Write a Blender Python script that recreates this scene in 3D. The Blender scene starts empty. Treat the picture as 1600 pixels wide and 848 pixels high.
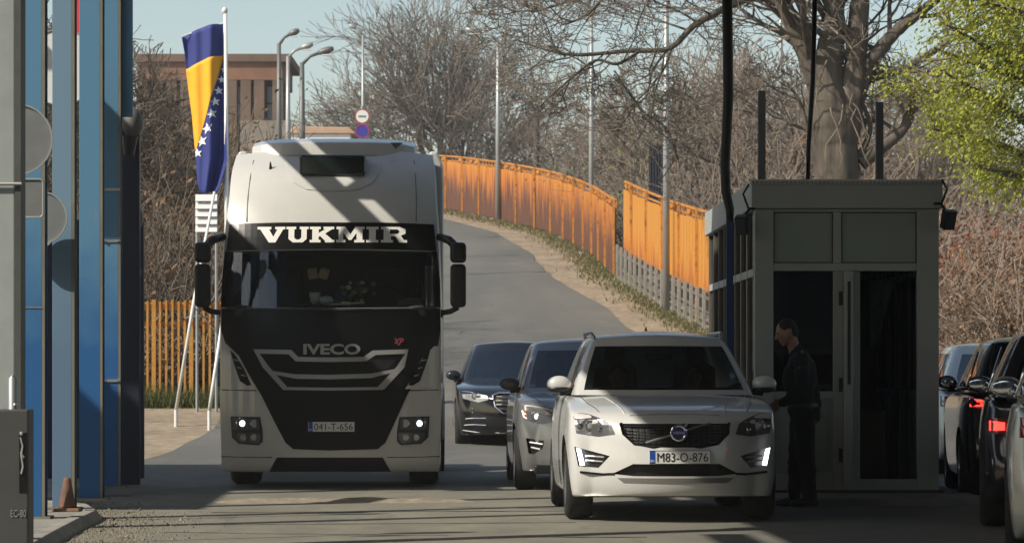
import bpy, bmesh, math, random
from mathutils import Vector, Matrix, noise
from mathutils.bvhtree import BVHTree

scene = bpy.context.scene
COL = scene.collection
# ------------------------------------------------------------------ camera
F = 4800.0            # focal length in photo pixels (photo is 1600 wide)
HZ = 582.0            # horizon row
CH = 1.36             # camera height
cam = bpy.data.cameras.new('camera'); cam.sensor_width = 36.0; cam.lens = 36.0 * F / 1600.0
cam.shift_y = (HZ - 424.0) / 1600.0
cam.clip_start = 0.5; cam.clip_end = 6000
cam.dof.use_dof = True; cam.dof.focus_distance = 31.0; cam.dof.aperture_fstop = 6.3
camo = bpy.data.objects.new('camera', cam); COL.objects.link(camo)
camo.location = (0, 0, CH); camo.rotation_euler = (math.radians(90), 0, 0)
scene.camera = camo
# ------------------------------------------------------------------ light
SUN = Vector((1.0, 0.60, -1.0)).normalized()       # direction the light travels
el = math.asin(-SUN.z)
world = bpy.data.worlds.new('World'); scene.world = world; world.use_nodes = True
wn = world.node_tree.nodes; wl = world.node_tree.links
sky = wn.new('ShaderNodeTexSky'); sky.sky_type = 'NISHITA'; sky.sun_disc = False
sky.sun_elevation = el
sky.sun_rotation = math.atan2(-SUN.x, -SUN.y)
sky.air_density = 1.0; sky.dust_density = 1.4; sky.ozone_density = 0.0; sky.altitude = 200
tint = wn.new('ShaderNodeVectorMath'); tint.operation = 'MULTIPLY'; tint.inputs[1].default_value = (1.0, .965, .885)
wl.new(sky.outputs[0], tint.inputs[0]); wl.new(tint.outputs[0], wn['Background'].inputs[0]); wn['Background'].inputs[1].default_value = 0.105
sl = bpy.data.lights.new('sun', 'SUN'); sl.energy = 3.7; sl.angle = math.radians(0.55); sl.color = (1.0, 0.93, 0.82)
so = bpy.data.objects.new('sun', sl); COL.objects.link(so)
so.rotation_euler = SUN.to_track_quat('-Z', 'Y').to_euler(); so.location = (-30, -20, 40)
scene.view_settings.view_transform = 'Standard'; scene.view_settings.look = 'None'
scene.view_settings.exposure = 0.50; scene.view_settings.gamma = 1.0
scene.render.engine = 'CYCLES'

AX = 0.03125          # yaw of the lanes (their vanishing point lies left of the image centre)
def V(px, py, d): return Vector(((px - 800.0) / F * d, d, CH + (HZ - py) / F * d))
def lerp(a, b, t): return a + (b - a) * t
def itp(tab, x):
    if x <= tab[0][0]: return tab[0][1]
    for (a, b), (c, d) in zip(tab, tab[1:]):
        if x <= c: return b + (d - b) * (x - a) / (c - a)
    return tab[-1][1]
def sst(t): t = max(0, min(1, t)); return t * t * (3 - 2 * t)

# ------------------------------------------------------------------ materials
MATS = {}
def _new(name):
    m = bpy.data.materials.new(name); m.use_nodes = True
    return m, m.node_tree.nodes, m.node_tree.links, m.node_tree.nodes['Principled BSDF']
def mat(name, col=(.5, .5, .5), rough=.5, metal=0., coat=0., var=0., vscale=3., bump=0., bscale=40., col2=None, emit=None, estr=0., spec=.5, trans=0., c2pos=(.45, .6), stretch=(1, 1, 1)):
    if name in MATS: return MATS[name]
    m, n, l, b = _new(name)
    b.inputs['Roughness'].default_value = rough; b.inputs['Metallic'].default_value = metal
    b.inputs['Coat Weight'].default_value = coat; b.inputs['Coat Roughness'].default_value = .05
    b.inputs['Specular IOR Level'].default_value = spec
    c = (*col, 1)
    b.inputs['Base Color'].default_value = c
    if var or bump or col2:
        tc = n.new('ShaderNodeTexCoord'); mp = n.new('ShaderNodeMapping'); mp.inputs['Scale'].default_value = stretch
        l.new(tc.outputs['Object'], mp.inputs[0])
    if var or col2:
        t = n.new('ShaderNodeTexNoise'); t.inputs['Scale'].default_value = vscale; t.inputs['Detail'].default_value = 8; t.inputs['Roughness'].default_value = .65
        l.new(mp.outputs[0], t.inputs['Vector'])
        r = n.new('ShaderNodeValToRGB')
        if col2:
            r.color_ramp.elements[0].position = c2pos[0]; r.color_ramp.elements[1].position = c2pos[1]
            r.color_ramp.elements[0].color = c; r.color_ramp.elements[1].color = (*col2, 1)
        else:
            r.color_ramp.elements[0].position = .3; r.color_ramp.elements[1].position = .7
            r.color_ramp.elements[0].color = (*[x * (1 - var) for x in col], 1); r.color_ramp.elements[1].color = (*[min(1, x * (1 + var)) for x in col], 1)
        l.new(t.outputs['Fac'], r.inputs[0])
        if var and col2:
            t2 = n.new('ShaderNodeTexNoise'); t2.inputs['Scale'].default_value = vscale * 7; t2.inputs['Detail'].default_value = 5
            l.new(mp.outputs[0], t2.inputs['Vector'])
            mr = n.new('ShaderNodeMapRange'); mr.inputs[1].default_value = .3; mr.inputs[2].default_value = .7; mr.inputs[3].default_value = 1 - var; mr.inputs[4].default_value = 1 + var
            l.new(t2.outputs['Fac'], mr.inputs[0])
            mx = n.new('ShaderNodeVectorMath'); mx.operation = 'SCALE'
            l.new(r.outputs[0], mx.inputs[0]); l.new(mr.outputs[0], mx.inputs['Scale'])
            l.new(mx.outputs[0], b.inputs['Base Color'])
        else:
            l.new(r.outputs[0], b.inputs['Base Color'])
    if bump:
        t = n.new('ShaderNodeTexNoise'); t.inputs['Scale'].default_value = bscale; t.inputs['Detail'].default_value = 5
        l.new(mp.outputs[0], t.inputs['Vector'])
        bp = n.new('ShaderNodeBump'); bp.inputs['Strength'].default_value = bump; bp.inputs['Distance'].default_value = .02
        l.new(t.outputs['Fac'], bp.inputs['Height']); l.new(bp.outputs[0], b.inputs['Normal'])
    if emit:
        b.inputs['Emission Color'].default_value = (*emit, 1); b.inputs['Emission Strength'].default_value = estr
    MATS[name] = m
    return m
def glass(name, tint, rough=.02, minr=.05):
    """thin window glass: tinted see-through sheet with a mirror coat"""
    if name in MATS: return MATS[name]
    m, n, l, b = _new(name); n.remove(b)
    tr = n.new('ShaderNodeBsdfTransparent'); tr.inputs[0].default_value = (*tint, 1)
    gl = n.new('ShaderNodeBsdfGlossy'); gl.inputs['Roughness'].default_value = rough; gl.inputs[0].default_value = (.9, .95, 1, 1)
    fr = n.new('ShaderNodeFresnel'); fr.inputs[0].default_value = 1.5
    mr = n.new('ShaderNodeMapRange'); mr.inputs[3].default_value = minr; mr.inputs[4].default_value = 1
    mx = n.new('ShaderNodeMixShader')
    l.new(fr.outputs[0], mr.inputs[0]); l.new(mr.outputs[0], mx.inputs[0]); l.new(tr.outputs[0], mx.inputs[1]); l.new(gl.outputs[0], mx.inputs[2])
    l.new(mx.outputs[0], n['Material Output'].inputs[0])
    MATS[name] = m
    return m
def leafmat(name, col, var=.35):
    if name in MATS: return MATS[name]
    m, n, l, b = _new(name)
    oi = n.new('ShaderNodeNewGeometry'); r = n.new('ShaderNodeValToRGB')
    r.color_ramp.elements[0].color = (*[x * (1 - var) for x in col], 1); r.color_ramp.elements[1].color = (*[x * (1 + var) for x in col], 1)
    l.new(oi.outputs['Random Per Island'], r.inputs[0]); l.new(r.outputs[0], b.inputs['Base Color'])
    b.inputs['Roughness'].default_value = .6
    tl = n.new('ShaderNodeBsdfTranslucent'); l.new(r.outputs[0], tl.inputs[0])
    mx = n.new('ShaderNodeMixShader'); mx.inputs[0].default_value = .35
    l.new(b.outputs[0], mx.inputs[1]); l.new(tl.outputs[0], mx.inputs[2]); l.new(mx.outputs[0], n['Material Output'].inputs[0])
    MATS[name] = m
    return m

# ------------------------------------------------------------------ mesh helpers
class MB:
    def __init__(s): s.v = []; s.f = []; s.mi = []; s.cur = 0
    def add(s, vs, fs):
        o = len(s.v); s.v += [tuple(p) for p in vs]
        for f in fs: s.f.append(tuple(i + o for i in f)); s.mi.append(s.cur)
        return s
    def box(s, x0, x1, y0, y1, z0, z1):
        return s.add([(x0, y0, z0), (x1, y0, z0), (x1, y1, z0), (x0, y1, z0), (x0, y0, z1), (x1, y0, z1), (x1, y1, z1), (x0, y1, z1)],
                     [(0, 3, 2, 1), (4, 5, 6, 7), (0, 1, 5, 4), (1, 2, 6, 5), (2, 3, 7, 6), (3, 0, 4, 7)])
    def obox(s, c, size, M=None):
        hx, hy, hz = size[0] / 2, size[1] / 2, size[2] / 2; M = M or Matrix.Identity(3); c = Vector(c)
        vs = [c + M @ Vector((a * hx, b * hy, d * hz)) for d in (-1, 1) for a, b in ((-1, -1), (1, -1), (1, 1), (-1, 1))]
        return s.add(vs, [(0, 3, 2, 1), (4, 5, 6, 7), (0, 1, 5, 4), (1, 2, 6, 5), (2, 3, 7, 6), (3, 0, 4, 7)])
    def tube(s, pts, rad, n=8, cap=True):
        pts = [Vector(p) for p in pts]; N = len(pts)
        if not hasattr(rad, '__len__'): rad = [rad] * N
        vs = []
        prev = None
        for i, p in enumerate(pts):
            t = (pts[min(i + 1, N - 1)] - pts[max(i - 1, 0)])
            t = t.normalized() if t.length > 1e-9 else Vector((0, 0, 1))
            if prev is None:
                u = t.orthogonal().normalized()
            else:
                u = prev - t * prev.dot(t)
                u = u.normalized() if u.length > 1e-6 else t.orthogonal().normalized()
            prev = u; w = t.cross(u)
            for k in range(n):
                a = 2 * math.pi * k / n
                vs.append(p + (u * math.cos(a) + w * math.sin(a)) * rad[i])
        fs = [(i * n + k, i * n + (k + 1) % n, (i + 1) * n + (k + 1) % n, (i + 1) * n + k) for i in range(N - 1) for k in range(n)]
        if cap: fs += [tuple(range(n - 1, -1, -1)), tuple((N - 1) * n + k for k in range(n))]
        return s.add(vs, fs)
    def lathe(s, prof, n=24, axis='z', c=(0, 0, 0), close=False):
        """prof: (radius, height) pairs round an axis"""
        vs = []; c = Vector(c)
        for r, h in prof:
            for k in range(n):
                a = 2 * math.pi * k / n; p, q = r * math.cos(a), r * math.sin(a)
                vs.append(c + Vector({'z': (p, q, h), 'x': (h, p, q), 'y': (q, h, p)}[axis]))
        N = len(prof)
        fs = [(i * n + k, i * n + (k + 1) % n, ((i + 1) % N) * n + (k + 1) % n, ((i + 1) % N) * n + k) for i in range(N if close else N - 1) for k in range(n)]
        return s.add(vs, fs)
    def ell(s, c, r, nu=14, nv=9, M=None):
        vs = []; M = M or Matrix.Identity(3); c = Vector(c)
        for j in range(nv + 1):
            ph = math.pi * j / nv
            for i in range(nu):
                th = 2 * math.pi * i / nu
                vs.append(c + M @ Vector((r[0] * math.sin(ph) * math.cos(th), r[1] * math.sin(ph) * math.sin(th), r[2] * math.cos(ph))))
        fs = [(j * nu + i, (j + 1) * nu + i, (j + 1) * nu + (i + 1) % nu, j * nu + (i + 1) % nu) for j in range(nv) for i in range(nu)]
        return s.add(vs, fs)
    def prism(s, poly, y0, y1):
        """polygon in x,z extruded along y"""
        n = len(poly)
        vs = [(x, y0, z) for x, z in poly] + [(x, y1, z) for x, z in poly]
        return s.add(vs, [tuple(range(n)), tuple(range(2 * n - 1, n - 1, -1))] + [(i, i + n, (i + 1) % n + n, (i + 1) % n) for i in range(n)])
    def grid(s, fn, nu, nv):
        vs = [fn(i / nu, j / nv) for j in range(nv + 1) for i in range(nu + 1)]
        return s.add(vs, [(j * (nu + 1) + i, j * (nu + 1) + i + 1, (j + 1) * (nu + 1) + i + 1, (j + 1) * (nu + 1) + i) for j in range(nv) for i in range(nu)])
    def mesh(s, name, mats, smooth=False):
        me = bpy.data.meshes.new(name); me.from_pydata(s.v, [], s.f)
        for m in (mats if isinstance(mats, (list, tuple)) else [mats]): me.materials.append(m)
        if any(s.mi): me.polygons.foreach_set('material_index', s.mi)
        if smooth: me.polygons.foreach_set('use_smooth', [True] * len(me.polygons))
        me.update(); return me
    def build(s, name, mats, parent=None, smooth=False, bevel=0, loc=None, fix=False, bseg=2):
        me = s.mesh(name, mats, smooth)
        if fix:
            bm = bmesh.new(); bm.from_mesh(me); bmesh.ops.remove_doubles(bm, verts=bm.verts, dist=1e-5)
            bmesh.ops.recalc_face_normals(bm, faces=bm.faces); bm.to_mesh(me); bm.free()
        o = mkobj(name, me, parent)
        if bevel:
            b = o.modifiers.new('bevel', 'BEVEL'); b.width = bevel; b.segments = bseg; b.limit_method = 'ANGLE'; b.harden_normals = False
        if loc: o.location = loc
        return o
def mkobj(name, me, parent=None):
    o = bpy.data.objects.new(name, me); COL.objects.link(o)
    if parent: o.parent = parent
    return o
def tag(o, label=None, cat=None, group=None, kind=None):
    if label: o['label'] = label
    if cat: o['category'] = cat
    if group: o['group'] = group
    if kind: o['kind'] = kind
    return o
def thing(name, label, cat, loc=(0, 0, 0), rz=0., group=None, kind=None):
    o = bpy.data.objects.new(name, None); COL.objects.link(o); o.location = loc; o.rotation_euler = (0, 0, rz)
    o.empty_display_size = .2
    return tag(o, label, cat, group, kind)
def copy_tree(o, parent=None):
    c = o.copy(); COL.objects.link(c); c.parent = parent
    for ch in list(o.children): copy_tree(ch, c)
    return c
def evalmesh(me, mods):
    """mesh with modifiers applied; mods: list of (type, dict)"""
    o = bpy.data.objects.new('tmp', me); COL.objects.link(o)
    for t, kw in mods:
        m = o.modifiers.new('m', t)
        for k, v in kw.items(): setattr(m, k, v)
    dg = bpy.context.evaluated_depsgraph_get()
    r = bpy.data.meshes.new_from_object(o.evaluated_get(dg), preserve_all_data_layers=True, depsgraph=dg)
    bpy.data.objects.remove(o)
    return r
def bvh_of(me): return BVHTree.FromPolygons([v.co.copy() for v in me.vertices], [tuple(p.vertices) for p in me.polygons])
def text_mesh(txt, w, h, mats, depth=.004, bold=.0, shear=0.):
    cu = bpy.data.curves.new('t', 'FONT'); cu.body = txt; cu.extrude = depth; cu.offset = bold; cu.shear = shear
    cu.align_x = 'CENTER'; cu.resolution_u = 3
    me = evalmesh(cu, [])
    xs = [v.co.x for v in me.vertices]; ys = [v.co.y for v in me.vertices]
    cx, cy = (min(xs) + max(xs)) / 2, (min(ys) + max(ys)) / 2
    sx, sy = w / (max(xs) - min(xs)), h / (max(ys) - min(ys))
    for v in me.vertices: v.co = ((v.co.x - cx) * sx, -v.co.z, (v.co.y - cy) * sy)
    me.materials.clear(); me.materials.append(mats)
    return me

# a polygon in x,z laid over a body (rays along +y, or -y for the rear), as a thin shell
def _tess(poly, step):
    bm = bmesh.new()
    vs = [bm.verts.new((x, 0, z)) for x, z in poly]; bm.faces.new(vs)
    xs = [p[0] for p in poly]; zs = [p[1] for p in poly]
    nx = max(1, int((max(xs) - min(xs)) / step)); nz = max(1, int((max(zs) - min(zs)) / step))
    for ax, lo, hi, n in ((0, min(xs), max(xs), nx), (2, min(zs), max(zs), nz)):
        for i in range(1, n):
            c = lo + (hi - lo) * i / n + 1e-4
            co = [0, 0, 0]; co[ax] = c; no = [0, 0, 0]; no[ax] = 1
            bmesh.ops.bisect_plane(bm, geom=bm.verts[:] + bm.edges[:] + bm.faces[:], plane_co=co, plane_no=no)
    bmesh.ops.remove_doubles(bm, verts=bm.verts, dist=1e-5)
    return bm
def ysurf(bvh, x, z, rear=False):
    for dz in (0, .01, -.01, .03, -.03, .06, -.06, .1, -.1):
        for fx in (1, .98, .95, .9, .85):
            h = bvh.ray_cast(Vector((x * fx, 20 if rear else -5, z + dz)), Vector((0, -1 if rear else 1, 0)))
            if h[0] is not None: return h[0].y
    return None
def panel(bvh, poly, off=.006, thick=.02, step=.06, rear=False):
    """shell over the front (or rear) of a body; returns MB"""
    bm = _tess(poly, step); mb = MB(); sg = 1 if rear else -1
    bm.verts.index_update()
    last = 0; n = len(bm.verts); front = []; back = []
    for v in bm.verts:
        y = ysurf(bvh, v.co.x, v.co.z, rear)
        if y is None: y = last
        last = y
        front.append((v.co.x, y + sg * off, v.co.z)); back.append((v.co.x, y - sg * thick, v.co.z))
    fs = []
    for f in bm.faces:
        ix = [v.index for v in f.verts]
        fs.append(tuple(ix)); fs.append(tuple(n + i for i in reversed(ix)))
    for e in bm.edges:
        if e.is_boundary:
            a, b = e.verts[0].index, e.verts[1].index
            fs.append((a, b, n + b, n + a))
    mb.add(front + back, fs); bm.free()
    return mb
def panel_obj(bvh, poly, name, m, parent, off=.006, thick=.02, step=.06, rear=False, smooth=False):
    mb = panel(bvh, poly, off, thick, step, rear)
    o = mb.build(name, m, parent, fix=True)
    return o
def on_front(bvh, pts, off=.01, rear=False):
    sg = 1 if rear else -1
    return [Vector((x, (ysurf(bvh, x, z, rear) or 0) + sg * off, z)) for x, z in pts]
def mir(poly): return [(-x, z) for x, z in reversed(poly)]
# ================================================================== SETTING
ROADZ = [(-50, 0), (37, 0), (45, .15), (49, .48), (55, 1.12), (67, 2.31), (72, 2.81), (80, 3.86), (89, 4.82), (98, 5.81), (104, 6.51), (112, 7.31), (125, 8.1), (150, 8.6), (3000, 9.)]
FENX = [(52, 6.6), (60, 5.1), (67, 4.22), (72, 3.66), (80, 2.67), (89, 2.28), (98, 1.24), (104, -.5), (112, -2.58), (125, -7), (150, -16), (3000, -400)]
XR = [(-50, 40), (44, 40), (50, 7), (60, 3.5), (67, 2.5), (72, 2.25), (80, .98), (89, .5), (98, -.55), (104, -2.2), (112, -4.3), (125, -8.7), (150, -18)]
XL = [(-50, -45), (30, -45), (37, -9), (40.5, -5.3), (48, -4.7), (55, -4.9), (67, -5.2), (80, -6.6), (89, -7.3), (98, -8.6), (112, -12.5), (125, -17), (150, -27)]
def roadz(y):
    a = itp(ROADZ, y); return (a + .5 * (itp(ROADZ, y - 3) + itp(ROADZ, y + 3))) / 2
def ground_h(x, y):
    b = roadz(y); z = b
    if y > 46:
        t = sst((x - itp(FENX, y) - .7) / 7.0)
        z = lerp(b, b * .42, t)
    t2 = sst((itp(XL, y) - 1.0 - x) / 4) + (sst((x - itp(FENX, y) - 1.) / 4) if y > 46 else 0)
    z += t2 * .18 * noise.noise((x * .35, y * .35, 3.1))
    return z
M_dirt = mat('dry_dirt', (.20, .155, .105), .95, var=.25, vscale=.9, col2=(.31, .245, .165), bump=.5, bscale=25, c2pos=(.35, .65))
def frange(a, b, s):
    r = []
    while a < b - 1e-6: r.append(a); a += s
    return r + [b]
gx = [-1500, -500, -200, -100] + frange(-60, 60, 1.2) + [100, 200, 500, 1500]
gy = [-60, -20] + frange(0, 160, 1.2) + [180, 220, 300, 500, 900, 2000, 4000]
mb = MB(); mb.grid(lambda u, v: (gx[round(u * (len(gx) - 1))], gy[round(v * (len(gy) - 1))], ground_h(gx[round(u * (len(gx) - 1))], gy[round(v * (len(gy) - 1))])), len(gx) - 1, len(gy) - 1)
ground = tag(mb.build('ground', M_dirt, smooth=True), kind='structure')

def asphalt():
    m, n, l, b = _new('asphalt')
    tc = n.new('ShaderNodeTexCoord')
    def nz(scale, detail, stretch=(1, 1, 1), w=0):
        mp = n.new('ShaderNodeMapping'); mp.inputs['Scale'].default_value = stretch; mp.inputs['Location'].default_value = (w, w * 2, 0)
        l.new(tc.outputs['Object'], mp.inputs[0])
        t = n.new('ShaderNodeTexNoise'); t.inputs['Scale'].default_value = scale; t.inputs['Detail'].default_value = detail; t.inputs['Roughness'].default_value = .6
        l.new(mp.outputs[0], t.inputs[0]); return t
    def ramp(src, p0, c0, p1, c1):
        r = n.new('ShaderNodeValToRGB'); r.color_ramp.elements[0].position = p0; r.color_ramp.elements[1].position = p1
        r.color_ramp.elements[0].color = (*c0, 1); r.color_ramp.elements[1].color = (*c1, 1); l.new(src.outputs['Fac'], r.inputs[0]); return r
    big = ramp(nz(.35, 6, (1, .35, 1)), .35, (.098, .098, .088), .68, (.150, .146, .126))
    fine = ramp(nz(70, 3), .3, (.72, .72, .72), .7, (1.25, 1.25, 1.22))
    mx = n.new('ShaderNodeMix'); mx.data_type = 'RGBA'; mx.blend_type = 'MULTIPLY'; mx.inputs[0].default_value = 1
    l.new(big.outputs[0], mx.inputs[6]); l.new(fine.outputs[0], mx.inputs[7])
    dust = ramp(nz(.8, 7, (1, .5, 1), 7), .55, (0, 0, 0), .75, (1, 1, 1))
    m2 = n.new('ShaderNodeMix'); m2.data_type = 'RGBA'; m2.inputs[7].default_value = (.22, .195, .155, 1)
    sc = n.new('ShaderNodeMath'); sc.operation = 'MULTIPLY'; sc.inputs[1].default_value = .45
    l.new(dust.outputs[0], sc.inputs[0]); l.new(sc.outputs[0], m2.inputs[0]); l.new(mx.outputs[2], m2.inputs[6])
    sx_ = n.new('ShaderNodeSeparateXYZ'); l.new(tc.outputs['Object'], sx_.inputs[0])     # sandy dust, kept to the left so the sunlit yard is painted brighter
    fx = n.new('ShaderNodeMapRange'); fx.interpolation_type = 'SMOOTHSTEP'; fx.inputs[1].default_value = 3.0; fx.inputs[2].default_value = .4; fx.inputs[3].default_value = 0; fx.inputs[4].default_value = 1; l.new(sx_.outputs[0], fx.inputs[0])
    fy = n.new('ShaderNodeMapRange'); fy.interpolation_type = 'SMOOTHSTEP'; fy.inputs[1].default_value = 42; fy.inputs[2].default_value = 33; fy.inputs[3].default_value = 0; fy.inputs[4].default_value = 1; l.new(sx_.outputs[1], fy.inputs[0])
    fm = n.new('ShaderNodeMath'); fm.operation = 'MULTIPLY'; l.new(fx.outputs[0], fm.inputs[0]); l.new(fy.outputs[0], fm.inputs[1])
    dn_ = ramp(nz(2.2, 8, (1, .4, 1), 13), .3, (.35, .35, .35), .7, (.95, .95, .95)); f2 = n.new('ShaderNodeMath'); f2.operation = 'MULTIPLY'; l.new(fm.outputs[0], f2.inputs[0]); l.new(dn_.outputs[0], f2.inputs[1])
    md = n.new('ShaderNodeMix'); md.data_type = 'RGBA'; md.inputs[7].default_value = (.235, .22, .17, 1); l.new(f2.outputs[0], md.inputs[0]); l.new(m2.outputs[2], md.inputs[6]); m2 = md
    oil = ramp(nz(1.3, 5, (1.4, .25, 1), 21), .62, (1, 1, 1), .72, (.72, .72, .73))
    m3 = n.new('ShaderNodeMix'); m3.data_type = 'RGBA'; m3.blend_type = 'MULTIPLY'; m3.inputs[0].default_value = 1
    l.new(m2.outputs[2], m3.inputs[6]); l.new(oil.outputs[0], m3.inputs[7])
    l.new(m3.outputs[2], b.inputs['Base Color'])
    b.inputs['Roughness'].default_value = .85
    bp = n.new('ShaderNodeBump'); bp.inputs['Strength'].default_value = .5; bp.inputs['Distance'].default_value = .012
    l.new(nz(90, 4).outputs['Fac'], bp.inputs['Height']); l.new(bp.outputs[0], b.inputs['Normal'])
    return m
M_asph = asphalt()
ry = frange(-20, 150, 1.2)
mb = MB()
def roadpt(u, v):
    y = ry[round(v * (len(ry) - 1))]; xl, xr = itp(XL, y), itp(XR, y)
    e = .12 * noise.noise((y * .8, 0, 0)) if u in (0, 1) else 0
    x = lerp(xl, xr, u) + e
    return (x, y, ground_h(x, y) + .035)
mb.grid(roadpt, 14, len(ry) - 1)
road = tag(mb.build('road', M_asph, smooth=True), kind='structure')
RZ = .035
# tar seams and sandy ridge across the lanes
M_tar = mat('tar', (.02, .02, .02), .6)
rng = random.Random(4)
for px0, px1, py0, py1, w in ((330, 1000, 806, 803, .05), (330, 900, 826, 822, .04), (820, 1010, 845, 846, .05), (250, 700, 838, 843, .03), (700, 880, 797, 800, .03)):
    mb = MB(); N = 30; a = V(px0, py0, F * CH / (py0 - HZ)); b = V(px1, py1, F * CH / (py1 - HZ)); vs = []
    for i in range(N + 1):
        p = a.lerp(b, i / N); p.y += .09 * noise.noise((p.x * 1.3, py0, 0)); ww = w * (.5 + .8 * abs(noise.noise((p.x * 3, py0, 5))))
        vs += [(p.x, p.y - ww, RZ + .004), (p.x, p.y + ww, RZ + .004)]
    mb.add(vs, [(2 * i, 2 * i + 2, 2 * i + 3, 2 * i + 1) for i in range(N)]); mb.build('tar_seam', M_tar, road)
M_sand = mat('sand', (.30, .25, .185), .95, var=.3, vscale=9, bump=.8, bscale=60)
mb = MB()
def sandpt(u, v):
    x = lerp(-3.15, -.28, u); y = 31.5 + .25 * noise.noise((x * .9, 0, 2)) + (v - .5) * lerp(.75, .35, u) * (1 + .5 * noise.noise((x * 2, 1, 1)))
    return (x, y, RZ - .012 + .05 * math.sin(math.pi * v) * min(1, 8 * u * (1 - u)) * (1 + .4 * noise.noise((x * 5, y * 5, 0))))
mb.grid(sandpt, 60, 8); mb.build('sand_ridge', M_sand, road, smooth=True)

# kerbed pavement the blue columns stand on
M_conc = mat('concrete', (.26, .245, .215), .9, var=.25, vscale=2.5, bump=.3, bscale=50)
M_kerb = mat('kerb_concrete', (.30, .28, .245), .9, var=.2, vscale=6, bump=.3, bscale=60)
KERB = [(-3.1, 15.0), (-3.22, 18), (-3.35, 21), (-3.52, 24), (-3.62, 26), (-3.68, 27.6), (-3.95, 28.9), (-4.5, 29.8), (-4.75, 36.5)]
mb = MB(); n = len(KERB)
mb.add([(x - .16, y, .125) for x, y in KERB] + [(-12, y, .125) for x, y in KERB], [(i + 1, i, n + i, n + i + 1) for i in range(n - 1)])
mb.add([(-4.91, 36.5, .125), (-12, 36.5, .125), (-12, 36.5, -.1), (-4.91, 36.5, -.1)], [(0, 1, 2, 3)])
pave = tag(mb.build('pavement', M_conc), kind='structure')
kl = [Vector((x, y, 0)) for x, y in KERB]
for a, b in zip(kl, kl[1:]):
    nseg = max(1, round((b - a).length / 1.0))
    for k in range(nseg):
        p, q = a.lerp(b, k / nseg), a.lerp(b, (k + 1) / nseg); dr = (q - p).normalized(); nr = Vector((-dr.y, dr.x, 0)); e = dr * .008
        mb = MB(); p2, q2 = p + e, q - e
        pr = [(0, 0), (0, .06), (.055, .132), (.16, .132), (.16, 0)]
        mb.add([p2 + nr * o + Vector((0, 0, z)) for o, z in pr] + [q2 + nr * o + Vector((0, 0, z)) for o, z in pr], [(0, 1, 2, 3, 4), (9, 8, 7, 6, 5)] + [(i, i + 5, (i + 1) % 5 + 5, (i + 1) % 5) for i in range(5)])
        mb.build('kerb_stone', M_kerb, pave, bevel=.008)
# raised island of the booth
mb = MB(); mb.box(-.35, 2.25, -1.3, 7.2, -.05, .11)
isl = mb.build('booth_island', M_conc, bevel=.015); tag(isl, kind='structure'); isl.location = (2.53, 32, 0); isl.rotation_euler.z = .012

# loose gravel by the kerb
M_grav = leafmat('gravel', (.32, .27, .20), .4)
mb = MB(); rng = random.Random(8)
for i in range(2600):
    t = rng.random(); y = lerp(20, 31.5, t); kx = itp([(b, a) for a, b in KERB], y)
    x = kx + abs(rng.gauss(0, .42)) + .03
    if x > kx + 2: continue
    r = rng.uniform(.005, .014) * (1.8 if rng.random() < .08 else 1)
    mb.add([(x + r * rng.uniform(-1, 1), y + r * rng.uniform(-1, 1), RZ + r * rng.uniform(.6, 1.3))] + [(x + r * math.cos(a), y + r * math.sin(a), RZ - .003) for a in (0, 1.6, 3.1, 4.7)], [(0, 1, 2), (0, 2, 3), (0, 3, 4), (0, 4, 1)])
tag(mb.build('gravel', M_grav), 'loose tan gravel strewn along the kerb', 'gravel', kind='stuff')

# ------------------------------------------------------------------ canopy over the lanes (mostly above the picture)
M_can = mat('canopy_sheet', (.14, .145, .15), .7, var=.1)
M_canb = mat('canopy_steel', (.07, .16, .33), .5, var=.15)
HC = 6.5
can = thing('canopy', 'steel roof over the lanes, above the frame', 'canopy', (0, 0, 0), AX)
KX = SUN.x / -SUN.z                       # sideways run of the light per metre of fall
def cx(u): return u - HC * KX
MB().box(cx(2.81), 20, -40, 35.3, HC, HC + .05).build('roof_sheet', M_can, can)
for ya, yb in ((-40, 21.5), (26.5, 35.3)): MB().box(cx(2.26), cx(2.59), ya, yb, HC, HC + .05).build('eaves_beam', M_canb, can)
for y in frange(-4, 34, 3.8): MB().box(cx(2.82), 16, y - .07, y + .07, HC - .25, HC - .003).build('cross_beam', M_canb, can)
can2 = thing('canopy', 'steel roof over the neighbouring lane, left of the frame, extended to cut sky light', 'canopy', (0, 0, 0), AX)
MB().box(-45, cx(-2.2), 26.2, 38, HC, HC + .05).build('roof_sheet', M_can, can2)
MB().box(-45, cx(-3.6), -40, 26.198, HC, HC + .05).build('roof_sheet', M_can, can2)  # unseen sheet added to shut out sky and lower the ambient light
MB().box(cx(-2.2) + .002, cx(.84), 31.0, 38, HC, HC + .05).build('roof_sheet', M_can, can2)
for y in (-30, -18, -6, 6, 16, 28, 37): MB().tube([(-14, y, 0), (-14, y, HC - .003)], .12, 10).build('column', M_canb, can2)

tb = thing('added_blocker_hall', 'added long hall behind the viewer, blocks horizon light and darkens reflections', 'building', (0, -48, 0))  # made-up hall, put in to block low sky light and darken reflections
MB().box(-45, 45, -9, 0, 0, 8.5).build('wall', mat('blocker_wall', (.09, .11, .13), .8, var=.2), tb); MB().box(-46, 46, -10, 1, 8.51, 8.9).build('roof', M_can, tb)
for i in range(15): MB().box(-42 + i * 6, -38.5 + i * 6, .003, .05, 1, 6.5).build('window', mat('blocker_window', (.02, .03, .04), .1), tb)
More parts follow.
